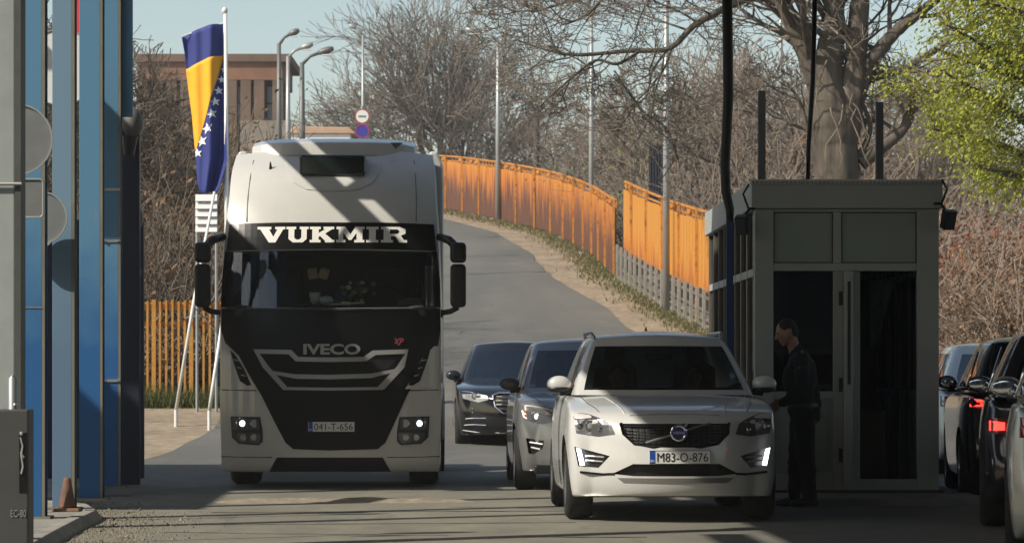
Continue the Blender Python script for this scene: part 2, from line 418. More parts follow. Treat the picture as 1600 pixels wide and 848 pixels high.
# ------------------------------------------------------------------ blue columns on the left
def bluemat(name, top, bot, rustc=(.30, .26, .2)):
    m, n, l, b = _new(name)
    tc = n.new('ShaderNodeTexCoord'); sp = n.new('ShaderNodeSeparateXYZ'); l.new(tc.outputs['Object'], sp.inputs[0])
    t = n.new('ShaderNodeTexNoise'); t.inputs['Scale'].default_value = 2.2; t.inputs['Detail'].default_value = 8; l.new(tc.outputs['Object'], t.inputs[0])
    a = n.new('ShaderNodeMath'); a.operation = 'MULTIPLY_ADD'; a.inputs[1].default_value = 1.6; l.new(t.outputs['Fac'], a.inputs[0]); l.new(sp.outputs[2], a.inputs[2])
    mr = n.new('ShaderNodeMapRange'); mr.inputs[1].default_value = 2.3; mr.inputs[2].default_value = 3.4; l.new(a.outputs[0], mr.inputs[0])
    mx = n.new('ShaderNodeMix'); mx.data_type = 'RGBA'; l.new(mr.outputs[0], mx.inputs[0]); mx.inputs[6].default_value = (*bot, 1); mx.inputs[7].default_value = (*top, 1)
    t2 = n.new('ShaderNodeTexNoise'); t2.inputs['Scale'].default_value = 9; t2.inputs['Detail'].default_value = 9; t2.inputs['Roughness'].default_value = .75
    mp = n.new('ShaderNodeMapping'); mp.inputs['Scale'].default_value = (1, 1, .35); l.new(tc.outputs['Object'], mp.inputs[0]); l.new(mp.outputs[0], t2.inputs[0])
    r = n.new('ShaderNodeValToRGB'); r.color_ramp.elements[0].position = .6; r.color_ramp.elements[1].position = .68; l.new(t2.outputs['Fac'], r.inputs[0])
    sc = n.new('ShaderNodeMath'); sc.operation = 'MULTIPLY'; sc.inputs[1].default_value = .55; l.new(r.outputs[0], sc.inputs[0])
    m2 = n.new('ShaderNodeMix'); m2.data_type = 'RGBA'; l.new(sc.outputs[0], m2.inputs[0]); l.new(mx.outputs[2], m2.inputs[6]); m2.inputs[7].default_value = (*rustc, 1)
    l.new(m2.outputs[2], b.inputs['Base Color']); b.inputs['Roughness'].default_value = .6
    return m
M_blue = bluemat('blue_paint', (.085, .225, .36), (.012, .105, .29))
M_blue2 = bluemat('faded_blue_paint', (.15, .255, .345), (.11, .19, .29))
M_edge = mat('bare_edge', (.19, .175, .13), .7, var=.2)
M_steel = mat('galvanised', (.34, .36, .36), .5, .5, var=.1)
M_bolt = mat('bolt', (.45, .45, .42), .45, .7)
def column(px, d, w, label, m, top=HC - .25, base=.125, seam=None, dep=.24):
    x = (px - 800) / F * d
    t = thing('steel_column', label, 'column', (x, d, base), AX, 'blue steel columns')
    MB().box(-w / 2, w / 2 - .025, 0, .014, .02, top - base).build('front_flange', m, t, bevel=.003)
    MB().box(w / 2 - .025, w / 2, -.002, .016, .02, top - base).build('edge_strip', M_edge, t)
    MB().box(-.008, .008, .0145, dep - .0145, .02, top - base).build('web', m, t)
    MB().box(-w / 2, w / 2, dep - .014, dep, .02, top - base).build('back_flange', m, t)
    MB().box(-w / 2 - .05, w / 2 + .05, -.05, dep + .05, 0, .0195).build('base_plate', M_edge, t)
    for z in (seam or ()):
        MB().box(-w / 2 - .002, w / 2 + .002, -.006, -.0005, z, z + .012).build('weld_seam', M_edge, t)
    return t
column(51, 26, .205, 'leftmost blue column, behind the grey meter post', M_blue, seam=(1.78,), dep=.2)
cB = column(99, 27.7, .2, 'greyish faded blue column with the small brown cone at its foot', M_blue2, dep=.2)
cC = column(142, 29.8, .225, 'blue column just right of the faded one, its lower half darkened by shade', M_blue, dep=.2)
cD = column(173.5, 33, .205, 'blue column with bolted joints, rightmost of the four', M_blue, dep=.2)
for z in (2.65, 3.2, 1.15):
    for sx in (-1, 1): MB().lathe([(.0, -.03), (.012, -.03), (.012, 0)], 8, 'y', (sx * .07, 0, z)).build('bolt', M_bolt, cD)
    MB().box(-.1, .1, -.012, -.001, z - .014, z + .014).build('joint_bar', M_bolt, cD)
# upper blue truss behind + navy kiosk
M_navy = mat('navy_panel', (.012, .018, .04), .5, var=.2)
k = thing('kiosk', 'tall dark navy kiosk panel right of the blue columns', 'kiosk', (0, 0, 0))
x0, x1 = V(189, 0, 33.9).x, V(218, 0, 33.9).x
MB().box(x0, x1, 33.9, 34.0, .125, V(0, 195, 33.9).z).build('side_panel', M_navy, k, bevel=.01)
MB().box(V(62, 0, 36).x, x0 - .003, 36, 36.1, .125, 3.15).build('back_panel', mat('navy_back', (.01, .02, .06), .5), k, bevel=.01)
mbk = MB(); mbk.ell(((x0 + x1) / 2 + .02, 33.95, V(0, 195, 33.9).z + .02), (.12, .16, .18), 14, 10); mbk.build('hood_lamp', mat('dull_grey', (.12, .12, .115), .6, var=.3), k, smooth=True)
MB().tube([((x0 + x1) / 2 + .02, 33.7, V(0, 215, 33.9).z), ((x0 + x1) / 2 + .01, 33.7, V(0, 245, 33.9).z)], [.09, .055], 12).build('lamp_housing', mat('black_plastic', (.012, .012, .012), .45), k)
beam = thing('roof_beam', 'short blue beam hanging above the navy kiosk', 'beam', (0, 0, 0))
MB().box(V(186, 0, 33.3).x, V(211, 0, 33.3).x, 33.08, 33.11, V(0, 183, 33.1).z, HC).build('web', M_blue, beam)
MB().box(V(186, 0, 33.3).x - .02, V(211, 0, 33.3).x, 33.05, 33.077, HC - .12, HC - .01).build('flange', M_blue, beam)
hb = thing('cross_rail', 'blue horizontal rail between the leftmost columns', 'rail')
MB().box(V(34, 0, 34).x, V(128, 0, 34).x, 34, 34.08, V(0, 163, 34).z, V(0, 138, 34).z).build('rail', M_blue, hb)
# red banner strip, white disc and signs seen from behind
tag(MB().box(V(114, 0, 33.6).x, V(127, 0, 33.6).x, 33.6, 33.62, V(0, 160, 33.6).z, HC - .3).build('banner', mat('red_cloth', (.75, .05, .07), .6, var=.1)), 'narrow red banner between two blue columns', 'banner')
M_signb = mat('sign_back', (.22, .235, .23), .45, .3, var=.12, vscale=5)
M_rim = mat('sign_rim', (.42, .44, .44), .4, .4)
def round_sign(px, py, d, r, label, m=M_signb, post=True, tilt=0):
    p = V(px, py, d); t = thing('round_sign', label, 'sign', (p.x, p.y, 0), tilt, 'signs seen from behind')
    MB().lathe([(0, .0), (r - .012, 0), (r - .012, .006), (0, .006)], 32, 'y', (0, 0, p.z)).build('sign_plate', m, t)
    MB().lathe([(r - .012, -.012), (r, -.012), (r, .012), (r - .012, .012)], 32, 'y', (0, 0, p.z), close=True).build('rim', M_rim, t)
    if post: MB().tube([(0, .04, .1), (0, .04, p.z + .2)], .03, 10).build('post', M_steel, t)
    return t
round_sign(27, 218, 23.6, .275, 'grey back of a round sign at the left edge, over a square one')
round_sign(64, 340, 27.2, .235, 'grey round sign back behind the leftmost blue column')
round_sign(95, 105, 32, .40, 'white round sign mostly hidden by blue columns', mat('sign_white', (.75, .75, .73), .5), False)
round_sign(50, 355, 27.5, .22, 'white round sign low behind the leftmost blue column', mat('sign_white', (.75, .75, .73), .5), False)
round_sign(190, 340, 34.2, .24, 'upper dark round sign back beside the navy kiosk', M_signb, False)
round_sign(190, 425, 34.2, .215, 'lower dark round sign back beside the navy kiosk', M_signb)
p = V(40, 310, 23.4); t = thing('square_sign', 'grey square sign back under the round one, rounded corners', 'sign', (p.x, p.y, 0), 0)
def rrect(w, h, r, n=4):
    return [(sx * (w - r) + r * math.cos(a), sz * (h - r) + r * math.sin(a)) for sx, sz, a0 in ((1, 1, 0), (-1, 1, 90), (-1, -1, 180), (1, -1, 270)) for a in [math.radians(a0 + 90 * i / n) for i in range(n + 1)]]
MB().prism([(x, z + p.z) for x, z in rrect(.135, .145, .03)], 0, .006).build('sign_plate', M_signb, t)
MB().tube([(x, -.004, z + p.z) for x, z in rrect(.135, .145, .03)] + [(rrect(.135, .145, .03)[0][0], -.004, p.z + rrect(.135, .145, .03)[0][1])], .008, 6).build('rim', M_rim, t)
# pale post and meter box at the very left
M_pale = mat('pale_grey_paint', (.30, .33, .315), .6, var=.15, vscale=2)
t = thing('gate_post', 'pale grey post at the extreme left edge', 'post', (V(5, 0, 22.5).x, 22.5, .12))
MB().box(-.2, .085, 0, .2, .3, 6).build('post_sheet', M_pale, t, bevel=.01)
MB().box(.0855, .13, -.01, .21, .3, 6).build('post_edge', mat('dark_edge', (.07, .075, .07), .6, var=.2), t)
for z in (2.62,): MB().tube([(-.1, -.03, z), (.14, -.03, z)], .012, 8).build('clamp', M_bolt, t)
M_meter = mat('meter_grey', (.055, .056, .052), .55, var=.12)
t = thing('meter_box', 'dark grey barrier meter box with pale logo, bottom left corner', 'box', (V(22, 0, 21).x, 21, .12))
MB().box(-.12, .098, 0, .24, 0, .99).build('housing', M_meter, t, bevel=.012)
MB().box(.035, .088, -.004, -.0005, .42, .83).build('window', mat('meter_black', (.01, .01, .01), .2), t)
fig = MB(); fig.tube([(.045, -.007, .80), (.06, -.007, .74), (.05, -.007, .68), (.062, -.007, .6), (.05, -.007, .55)], .007, 6); fig.tube([(.045, -.007, .7), (.07, -.007, .66)], .006, 6); fig.ell((.05, -.007, .825), (.012, .004, .014), 8, 6); fig.build('logo_mark', M_rim, t)
tx = mkobj('lettering', text_mesh('EC-80', .105, .05, mat('faded_white', (.25, .25, .24), .6), .002), t); tx.location = (.03, -.004, .28)
MB().lathe([(.03, 0), (.03, 1.2), (.0, 1.23)], 12, 'z', (-.03, .12, .0)).build('barrier_pole', M_steel, t, smooth=True)
MB().ell((-.005, .07, 1.02), (.014, .014, .014), 8, 6).build('bolt', M_bolt, t)
# small cone at the foot of the faded column
p = V(105, 0, 27.45); t = thing('traffic_cone', 'small dirty brown cone at the foot of the faded column', 'cone', (p.x, 27.45, .125))
M_cone = mat('dirty_cone', (.16, .085, .055), .8, var=.3, vscale=8)
MB().lathe([(.0, .03), (.085, .03), (.075, .05), (.035, .28), (.028, .3), (0, .3)], 18).build('cone_body', M_cone, t, smooth=True)
MB().box(-.12, .12, -.12, .12, 0, .03).build('base', mat('cone_base', (.22, .13, .08), .85, var=.3), t, bevel=.006)

# ------------------------------------------------------------------ orange sheet fences
def orange(name, rust):
    m, n, l, b = _new(name)
    tc = n.new('ShaderNodeTexCoord'); oi = n.new('ShaderNodeObjectInfo'); sp = n.new('ShaderNodeSeparateXYZ'); l.new(tc.outputs['Object'], sp.inputs[0])
    ad = n.new('ShaderNodeVectorMath'); ad.operation = 'ADD'; cb = n.new('ShaderNodeCombineXYZ')
    k = n.new('ShaderNodeMath'); k.operation = 'MULTIPLY'; k.inputs[1].default_value = 50; l.new(oi.outputs['Random'], k.inputs[0]); l.new(k.outputs[0], cb.inputs[0]); l.new(k.outputs[0], cb.inputs[1])
    l.new(tc.outputs['Object'], ad.inputs[0]); l.new(cb.outputs[0], ad.inputs[1])
    mp = n.new('ShaderNodeMapping'); mp.inputs['Scale'].default_value = (7, 7, .55); l.new(ad.outputs[0], mp.inputs[0])
    t = n.new('ShaderNodeTexNoise'); t.inputs['Scale'].default_value = 1; t.inputs['Detail'].default_value = 7; t.inputs['Roughness'].default_value = .6; l.new(mp.outputs[0], t.inputs[0])
    h = n.new('ShaderNodeMath'); h.operation = 'MULTIPLY_ADD'; h.inputs[1].default_value = -.30; h.inputs[2].default_value = rust; l.new(sp.outputs[2], h.inputs[0])
    s = n.new('ShaderNodeMath'); s.operation = 'ADD'; l.new(t.outputs['Fac'], s.inputs[0]); l.new(h.outputs[0], s.inputs[1])
    r = n.new('ShaderNodeValToRGB'); e = r.color_ramp.elements
    e[0].position = .45; e[0].color = (.50, .215, .028, 1); e[1].position = .8; e[1].color = (.105, .042, .022, 1)
    x = e.new(.58); x.color = (.46, .15, .02, 1)
    l.new(s.outputs[0], r.inputs[0]); l.new(r.outputs[0], b.inputs['Base Color']); b.inputs['Roughness'].default_value = .65
    return m
M_or1 = orange('rusty_orange', .56); M_or2 = orange('orange_paint', .36); M_orail = mat('orange_rail', (.55, .22, .03), .6, var=.3, vscale=6, col2=(.25, .09, .03), c2pos=(.5, .65))
def fence_pts(tab, step):
    """resample a list of ground points by length"""
    pts = [Vector((x, y, 0)) for x, y in tab]; out = [pts[0]]; acc = 0
    for a, b in zip(pts, pts[1:]):
        L = (b - a).length; t = step - acc
        while t <= L: out.append(a.lerp(b, t / L)); t += step
        acc = L - (t - step)
    return out
M_smooth = [(x, y) for y, x in FENX]
def smooth_path(tab, ys):
    return [(sum(itp(FENX, y + k) for k in (-3, -1.5, 0, 1.5, 3)) / 5, y) for y in ys]
def sheet_fence(label, ys, bw, z0, z1, m, off=0., step_posts=3):
    pts = fence_pts(smooth_path(FENX, ys), bw); P = pts[0]
    f = thing('sheet_fence', label, 'fence', (P.x, P.y, roadz(P.y)))
    rng = random.Random(3); O = Vector(f.location)
    for i, (a, b) in enumerate(zip(pts, pts[1:])):
        a = Vector((a.x + off, a.y, roadz(a.y))); b = Vector((b.x + off, b.y, roadz(b.y))); dr = (b - a); dn = Vector((dr.y, -dr.x, 0)).normalized()
        if dn.x > 0: dn = -dn              # towards the road
        mbb = MB(); k = 6; jz = rng.uniform(-.02, .03); tw = rng.uniform(-.012, .012)
        prof = [(0, 0), (.1, .045), (.4, .045), (.5, 0), (.6, .045), (.9, .045), (1, 0)]
        vs = []
        for u, o in prof:
            q = a.lerp(b, .012 + .976 * u) - a + dn * (o + tw * (u - .5) * 2)
            vs += [q + Vector((0, 0, z0 + jz)), q + Vector((0, 0, z1 + jz * .6))]
        vs2 = [v - dn * .012 for v in vs]; K = len(prof)
        fs = [(2 * i2, 2 * i2 + 2, 2 * i2 + 3, 2 * i2 + 1) for i2 in range(K - 1)] + [(2 * K + 2 * i2 + 1, 2 * K + 2 * i2 + 3, 2 * K + 2 * i2 + 2, 2 * K + 2 * i2) for i2 in range(K - 1)]
        fs += [(2 * i2 + 1, 2 * i2 + 3, 2 * K + 2 * i2 + 3, 2 * K + 2 * i2 + 1) for i2 in range(K - 1)] + [(0, 1, 2 * K + 1, 2 * K), (2 * K - 2, 4 * K - 2, 4 * K - 1, 2 * K - 1)]
        mbb.add(vs, fs) if False else mbb.add(vs + vs2, fs)
        mbb.build('board', m, f, loc=a - O)
        # frame above: top rail with short uprights
        up = Vector((0, 0, 1)); A, B = a - O, b - O
        MB().tube([A + up * (z1 + .21) + dn * .0, B + up * (z1 + .21)], .035, 4).build('top_rail', M_orail, f)
        MB().tube([A + up * (z1 + .05) - dn * .03, B + up * (z1 + .05) - dn * .03], .028, 4).build('middle_rail', M_orail, f)
        for q in (.0, .5):
            if rng.random() < .8: MB().tube([A.lerp(B, q) + up * (z1 - .0), A.lerp(B, q) + up * (z1 + .2)], .025, 4).build('upright', M_orail, f)
        if rng.random() < .38:
            C = A.lerp(B, .25) ; MB().tube([C + up * (z1 + .12), C + (B - A) * .5 + up * (z1 + .12)], .055, 4).build('infill', M_orail, f)
        if i % step_posts == 0:
            MB().tube([A + dn * .065 + up * (-.15), A + dn * .065 + up * (z1 + .24)], .04, 4).build('post', M_orail, f)
    return f
sheet_fence('long rusty orange sheet fence following the uphill bend of the road', frange(80.3, 121, 1.5), .8, .06, 1.78, M_or1)
sheet_fence('cleaner orange sheet fence standing above grey pickets, ending at the booth', frange(66.2, 79.6, 1.0), .78, .78, 2.32, M_or2, off=.12)
# grey picket railing below
M_pick = mat('weathered_picket', (.27, .25, .21), .85, var=.25, vscale=4); M_pickd = mat('picket_rail', (.13, .115, .09), .85, var=.25)
pts = fence_pts(smooth_path(FENX, frange(60, 80.2, 1.0)), .8); P = pts[0]
f = thing('picket_railing', 'low grey picket railing under the cleaner orange fence', 'railing', (P.x, P.y, roadz(P.y))); O = Vector(f.location)
for i, a in enumerate(pts):
    A = Vector((a.x - .02, a.y, roadz(a.y))) - O
    MB().box(-.04, .04, -.05, .05, -.15, .86).build('picket', M_pick, f, loc=A, bevel=.008)
    if i + 1 < len(pts):
        b = pts[i + 1]; B = Vector((b.x - .02, b.y, roadz(b.y))) - O
        for z in (.28, .68): MB().tube([A + Vector((.03, 0, z)), B + Vector((.03, 0, z))], .04, 4).build('rail', M_pickd, f)
        MB().tube([A + Vector((.09, 0, .4)), B + Vector((.09, 0, .4))], .3, 4).build('back_board', mat('dark_board', (.07, .06, .045), .9, var=.3), f) if False else None
# orange bar fence on the left
M_obar = mat('orange_bar', (.46, .225, .04), .6, var=.25, vscale=5, col2=(.38, .15, .03), c2pos=(.5, .7))
x0, x1, d = V(206, 0, 52).x, V(352, 0, 52).x, 52.0
f = thing('bar_fence', 'orange upright-bar fence left of the truck', 'fence', (x0, d, ground_h(x0, d)))
W = x1 - x0; nb = 15; rng = random.Random(9)
for i in range(nb):
    x = W * (i + .5) / nb; big = i % 6 == 3
    MB().box(-.035 if big else -.018, .035 if big else .018, 0, .05, .02 if big else .1, 1.78 + rng.uniform(-.02, .02)).build('post' if big else 'bar', M_obar, f, loc=(x, 0, 0))
for z in (.16, 1.35, 1.62): MB().box(0, W, .052, .09, z, z + (.07 if z < 1.6 else .13)).build('rail', M_obar, f)
MB().box(0, W, -.1, .3, -.4, .06).build('plinth', mat('plinth', (.10, .085, .06), .9, var=.3), f)

# ------------------------------------------------------------------ lamp posts and poles
M_lamp = mat('lamp_grey', (.36, .37, .36), .45, .4, var=.1); M_lampd = mat('lamp_dark', (.15, .155, .15), .5, .3)
def lamp(px, base_py, head_py, d, arm, label, dark=False, r=.07, heads=1, z0=None):
    b = V(px, base_py, d); h = V(px, head_py, d).z; m = M_lampd if dark else M_lamp
    t = thing('street_lamp', label, 'lamp', (b.x, d, b.z), 0, 'street lamps along the road'); H = h - b.z
    MB().tube([(0, 0, -.3), (0, 0, H * .5), (0, 0, H)], [r * 1.15, r, r * .7], 10).build('pole', m, t, smooth=True)
    MB().tube([(0, 0, H - .05), (arm * .25, 0, H + .16), (arm * .6, 0, H + .26)], r * .55, 8).build('arm', m, t, smooth=True)
    mb = MB(); a = Vector((arm * .5, 0, H + .24)); q = Vector((arm, 0, H + .36))
    s = 1 if arm > 0 else -1
    mb.tube([a, a.lerp(q, .3), a.lerp(q, .7), q], [.05, .085, .09, .05], 8); mb.build('lamp_head', m, t, smooth=True)
    MB().box(min(a.x, q.x) + .1, max(a.x, q.x) - .05, -.05, .05, a.z - .07, a.z - .03).build('lens', mat('lamp_lens', (.6, .6, .58), .2), t)
    return t
lamp(1041, 494, -60, 71.5, -1.6, 'street lamp post standing against the picket railing', r=.075)
lamp(924, 396, 10, 88.5, -1.5, 'street lamp post in front of the rusty orange fence, nearer the picket end', r=.07)
lamp(778, 341, 62, 103.5, -1.1, 'street lamp post half way up the rusty fence, arm pointing left', r=.075)
lamp(567, 330, 55, 112, -.5, 'thin lamp post above the round road signs, arm pointing left', r=.06)
lamp(436, 330, 68, 84, .55, 'tall lamp post next to the old brick building, leftmost of three', r=.075, dark=True)
lamp(450, 330, 88, 92, .75, 'middle one of the three lamp posts behind the truck cab', r=.075)
lamp(472, 330, 98, 78, .8, 'shortest dark lamp post behind the truck cab, right one of three', r=.08, dark=True)
lamp(1220, 300, -80, 100, -1.0, 'slim pale pole seen between trees left of the giant trunk', r=.07)
t = thing('wooden_pole', 'dark wooden utility pole among bare trees', 'pole', V(838, 300, 122)); H = V(0, 165, 122).z - V(0, 300, 122).z
MB().tube([(0, 0, -3), (0, 0, H)], [.14, .11], 8).build('pole', mat('dark_wood', (.05, .042, .033), .9, var=.3), t, smooth=True)
MB().box(-.25, .25, -.05, .05, H - .4, H - .3).build('crossarm', MATS['dark_wood'], t)
# road signs above the cab
p = V(566, 300, 60); t = thing('road_sign', 'round red-rimmed sign over a blue round sign on one post', 'sign', (p.x, 60, p.z - 1)); s = F / 60
z1, z2 = V(0, 182, 60).z - t.location.z, V(0, 205, 60).z - t.location.z
MB().tube([(0, .03, -3), (0, .03, z1 + .2)], .03, 8).build('post', M_steel, t)
c = MB(); c.lathe([(0, 0), (.15, 0), (.15, .01), (0, .01)], 28, 'y', (0, 0, z1)); o = c.build('sign_plate', mat('sign_red', (.36, .10, .10), .5), t)
c = MB(); c.lathe([(0, -.004), (.122, -.004), (.122, -.001)], 28, 'y', (0, 0, z1)); c.build('white_disc', mat('sign_white2', (.78, .77, .74), .5), t)
MB().box(-.075, .075, -.008, -.005, z1 - .018, z1 + .018).build('dark_band', mat('sign_grey', (.22, .23, .19), .5), t)
c = MB(); c.lathe([(0, 0), (.145, 0), (.145, .01), (0, .01)], 28, 'y', (0, 0, z2)); c.build('sign_plate', mat('sign_blue', (.055, .05, .30), .5), t)
c = MB(); c.lathe([(.115, -.005), (.142, -.005), (.142, -.001), (.115, -.001)], 28, 'y', (0, 0, z2), close=True); c.build('red_ring', mat('sign_red2', (.30, .05, .16), .5), t)
# ================================================================== BOOTH
M_alu = mat('grey_aluminium', (.38, .405, .375), .5, .0, var=.06, vscale=3)
M_alup = mat('grey_panel', (.29, .335, .295), .55, .0, var=.08, vscale=2)
M_gask = mat('gasket', (.03, .032, .03), .6)
M_bglass = glass('booth_glass', (.10, .17, .22), .01, .035)
M_bin = mat('booth_inside', (.05, .048, .042), .8, var=.2)
BX, BY, BR = 2.53, 32.0, .012
booth = thing('control_booth', 'grey aluminium control booth with an open door beside the white car', 'booth', (BX, BY, .11), BR)
s = 150.
def bx(px): return (px - 1180) / s
def bz(py): return CH + (HZ - py) / s - .11
W = bx(1468); D = 6.4
def bbox(name, px0, px1, py0, py1, y0, y1, m, par=booth, bev=.004):
    return MB().box(bx(px0), bx(px1), y0, y1, bz(py1), bz(py0)).build(name, m, par, bevel=bev)
roof = bbox('roof_fascia', 1174, 1473, 283, 326, -.06, D + .05, M_alu, bev=.01)
bbox('roof_trim', 1172, 1475, 281, 289, -.085, -.0605, mat('white_trim', (.62, .63, .60), .5), roof)
for i in range(46):
    x = lerp(bx(1176), bx(1470), i / 45); MB().box(x - .012, x + .012, -.098, -.0855, bz(288), bz(284)).build('rivet_tab', mat('trim_dark', (.3, .31, .3), .5), roof)
bbox('post', 1180, 1209, 326.5, 765, 0, .1, M_alu); bbox('post', 1434, 1468, 326.5, 765, 0, .1, M_alu)
bbox('header', 1209.3, 1433.7, 326.5, 331, .0, .1, M_alu)
bbox('transom', 1209.3, 1433.7, 411, 423, .003, .1, M_alu)
bbox('mullion', 1303, 1315, 331.3, 410.7, .003, .1, M_alu)
bbox('mullion', 1303, 1318, 423.3, 765, .003, .1, M_alu)
for a, b in ((1209.3, 1302.7), (1315.3, 1433.7)):
    bbox('upper_panel', a, b, 331.3, 410.7, .03, .08, M_alup)
    for (q0, q1, w0, w1) in ((a + .6, b - .6, 331.8, 333), (a + .6, b - .6, 409, 410.2), (a + .6, a + 1.8, 333, 409), (b - 1.8, b - .6, 333, 409)): bbox('gasket', q0, q1, w0, w1, .0285, .0298, M_gask, bev=0)
bbox('window_pane', 1209.3, 1302.7, 423.3, 611, .045, .055, M_bglass, bev=0)
bbox('window_rail', 1209.3, 1302.7, 611.3, 622, .003, .1, M_alu)
bbox('lower_panel', 1209.3, 1302.7, 622.3, 738, .02, .08, M_alup); bbox('panel_rib', 1220, 1293, 632, 729, .012, .0195, M_alup)
bbox('bottom_rail', 1209.3, 1302.7, 738.3, 765, .003, .1, M_alu)
bbox('threshold', 1318.3, 1433.7, 748, 765, .003, .1, M_alu)
# opened door leaf, seen nearly edge on
door = bbox('door', 1318.3, 1331, 424, 752, -.16, -.005, M_alu); 
bbox('door_edge', 1331.3, 1345, 424, 748, .02, .09, M_alu, door)
bbox('door_glass_slot', 1322, 1327, 440, 600, -.163, -.1605, M_gask, door)
MB().tube([(bx(1333), -.03, bz(575)), (bx(1333), -.06, bz(575)), (bx(1333), -.06, bz(590))], .012, 8).build('handle', M_bolt, door)
for py in (455, 590, 700): bbox('hinge', 1311, 1317, py, py + 22, -.012, .0025, M_gask)
# side walls, back, floor, inside
def side(x0, x1, nm):
    t = []
    M_smul = mat('brown_mullion', (.11, .095, .075), .55, var=.15)
    for i in range(9):
        y = lerp(.16, D - .1, i / 8)
        MB().box(x0, x1, y - .03, y + .03, 0, bz(326.5)).build('mullion', M_smul, booth, bevel=.004)
        if i < 8:
            y2 = lerp(.16, D - .1, (i + 1) / 8)
            e = .002
            MB().box(x0 + .02, x1 - .02, y + .0302, y2 - .0302, 0, 1.0).build('lower_panel', M_alup, booth)
            MB().box(x0 + .002, x1 - .002, y + .0302, y2 - .0302, 1.0005, 1.06).build('window_rail', M_alu, booth)
            MB().box(x0 + .03, x1 - .03, y + .0302, y2 - .0302, 1.0605, 2.26).build('window_pane', M_bglass, booth)
            MB().box(x0 + .002, x1 - .002, y + .0302, y2 - .0302, 2.2605, 2.34).build('transom', M_alu, booth)
            MB().box(x0 + .03, x1 - .03, y + .0302, y2 - .0302, 2.3405, bz(326.5)).build('upper_pane', M_bglass, booth)
side(.0, .09, 'l'); side(W - .09, W, 'r')
MB().box(0.091, W - .091, D - .08, D, 0, 3.1).build('back_wall', M_alup, booth)
MB().box(.09, W - .09, .102, D - .1, .005, .04).build('floor', M_bin, booth)
MB().box(.1, .85, .9, 1.5, .75, .79).build('desk', mat('desk_wood', (.12, .09, .06), .6), booth)
MB().box(1.16, 1.62, 2.6, 2.65, .05, 2.3).build('inner_partition', mat('partition', (.045, .04, .034), .8), booth)
MB().box(1.22, 1.5, 1.0, 1.3, .05, .85).build('cabinet', mat('cabinet', (.08, .075, .065), .7), booth, bevel=.01)
mb = MB(); mb.grid(lambda u, v: (1.35 + .28 * u * (1 - .8 * v), 1.2 + .03 * math.sin(u * 9), 2.25 - .75 * v), 8, 8); mb.build('curtain', mat('curtain', (.25, .26, .25), .9), booth)
MB().box(bx(1205), bx(1475), -.02, D + .1, -.112, bz(765) - .001).build('plinth', mat('plinth_dark', (.06, .055, .045), .9), booth)
# flood lights on both top corners and bits on the roof
def flood(px, py, label, sx):
    p = (BX + bx(px), BY - .12, bz(py) + .11)
    t = thing('flood_light', label, 'light', p, sx * .35, 'flood lights on the booth')
    M = Matrix.Rotation(math.radians(20), 3, 'X')
    MB().obox((0, 0, 0), (.13, .1, .2), M).build('housing', MATS['black_plastic'], t, bevel=.01)
    MB().obox((0, -.058, -.02), (.1, .008, .16), M).build('lens', mat('dark_lens', (.06, .065, .07), .1), t)
    MB().tube([(-sx * .02, .03, .1), (-sx * .06, .06, .17), (-sx * .1, .12, .17)], .014, 8).build('bracket', MATS['black_plastic'], t)
    MB().tube([(-sx * .05, .06, .17), (sx * .0, .03, .32), (-sx * .06, .04, .42)], .012, 8).build('cable', MATS['black_plastic'], t, smooth=True)
    return t
flood(1159, 352, 'black flood light on the left top corner of the booth', -1)
flood(1480, 344, 'black flood light on the right top corner of the booth', 1)
M_rpost = mat('post_grey', (.12, .12, .11), .7, var=.15)
for px, py, d, lab in ((1190, 142, 36.5, 'square grey post rising behind the left end of the booth roof'), (1374, 160, 36.5, 'square grey post rising behind the booth roof, right of the giant trunk')):
    x = V(px, 0, d).x; t = thing('roof_post', lab, 'post', (x, d, 3.293), 0, 'posts on the booth roof')
    MB().box(-.045, .045, -.045, .045, 0, V(0, py, d).z - 3.293).build('post', M_rpost, t, bevel=.005); MB().box(-.08, .08, -.08, .08, 0, .02).build('foot', M_rpost, t)
t = thing('roof_vent', 'dark domed vent on the right of the booth roof', 'vent', (BX + bx(1420), BY + .6, 3.293))
mb = MB(); mb.lathe([(.16, 0), (.155, .05), (.11, .1), (0, .12)], 18); mb.build('dome', M_rpost, t, smooth=True)
MB().lathe([(.17, 0), (.17, .02), (.15, .02)], 18).build('flange', M_rpost, t)
# black cable and its blue post
x = V(1140, 0, 31.4).x; t = thing('cable_post', 'thin blue post at the booth corner carrying a thick black cable', 'post', (x, 31.4, .11))
MB().box(-.035, .035, -.03, .03, 0, V(0, 330, 31.4).z - .11).build('post', mat('post_blue', (.015, .04, .13), .5, var=.2), t, bevel=.004)
cz = lambda py: V(0, py, 31.4).z - .11; cxp = lambda px: V(px, 0, 31.4).x - x
MB().tube([(cxp(1140), -.04, cz(345)), (cxp(1140), -.04, cz(328)), (cxp(1134), -.02, cz(300)), (cxp(1133), 0, cz(255)), (cxp(1138), 0, cz(150)), (cxp(1137), 0, cz(60)), (cxp(1134), 0, HC - .12)], [.035, .045, .05, .052, .055, .055, .055], 10).build('cable', mat('black_rubber', (.006, .006, .006), .5), t, smooth=True)
t = thing('hanging_cable', 'thin dark cable running down to the booth roof before the giant trunk', 'cable', (V(1262, 0, 33).x, 33, 3.293))
c0 = V(1262, 0, 33).x
MB().tube([(0, 0, 0), (.01, 0, .5), (V(1270, 0, 33).x - c0, 0, V(0, 130, 33).z - 3.293), (V(1277, 0, 33).x - c0, 0, HC - 3.3)], [.022, .025, .028, .028], 8).build('cable', mat('brown_rubber', (.018, .012, .01), .5), t, smooth=True)
MB().ell((0, 0, .02), (.04, .04, .03), 10, 6).build('gland', MATS['black_plastic'], t)
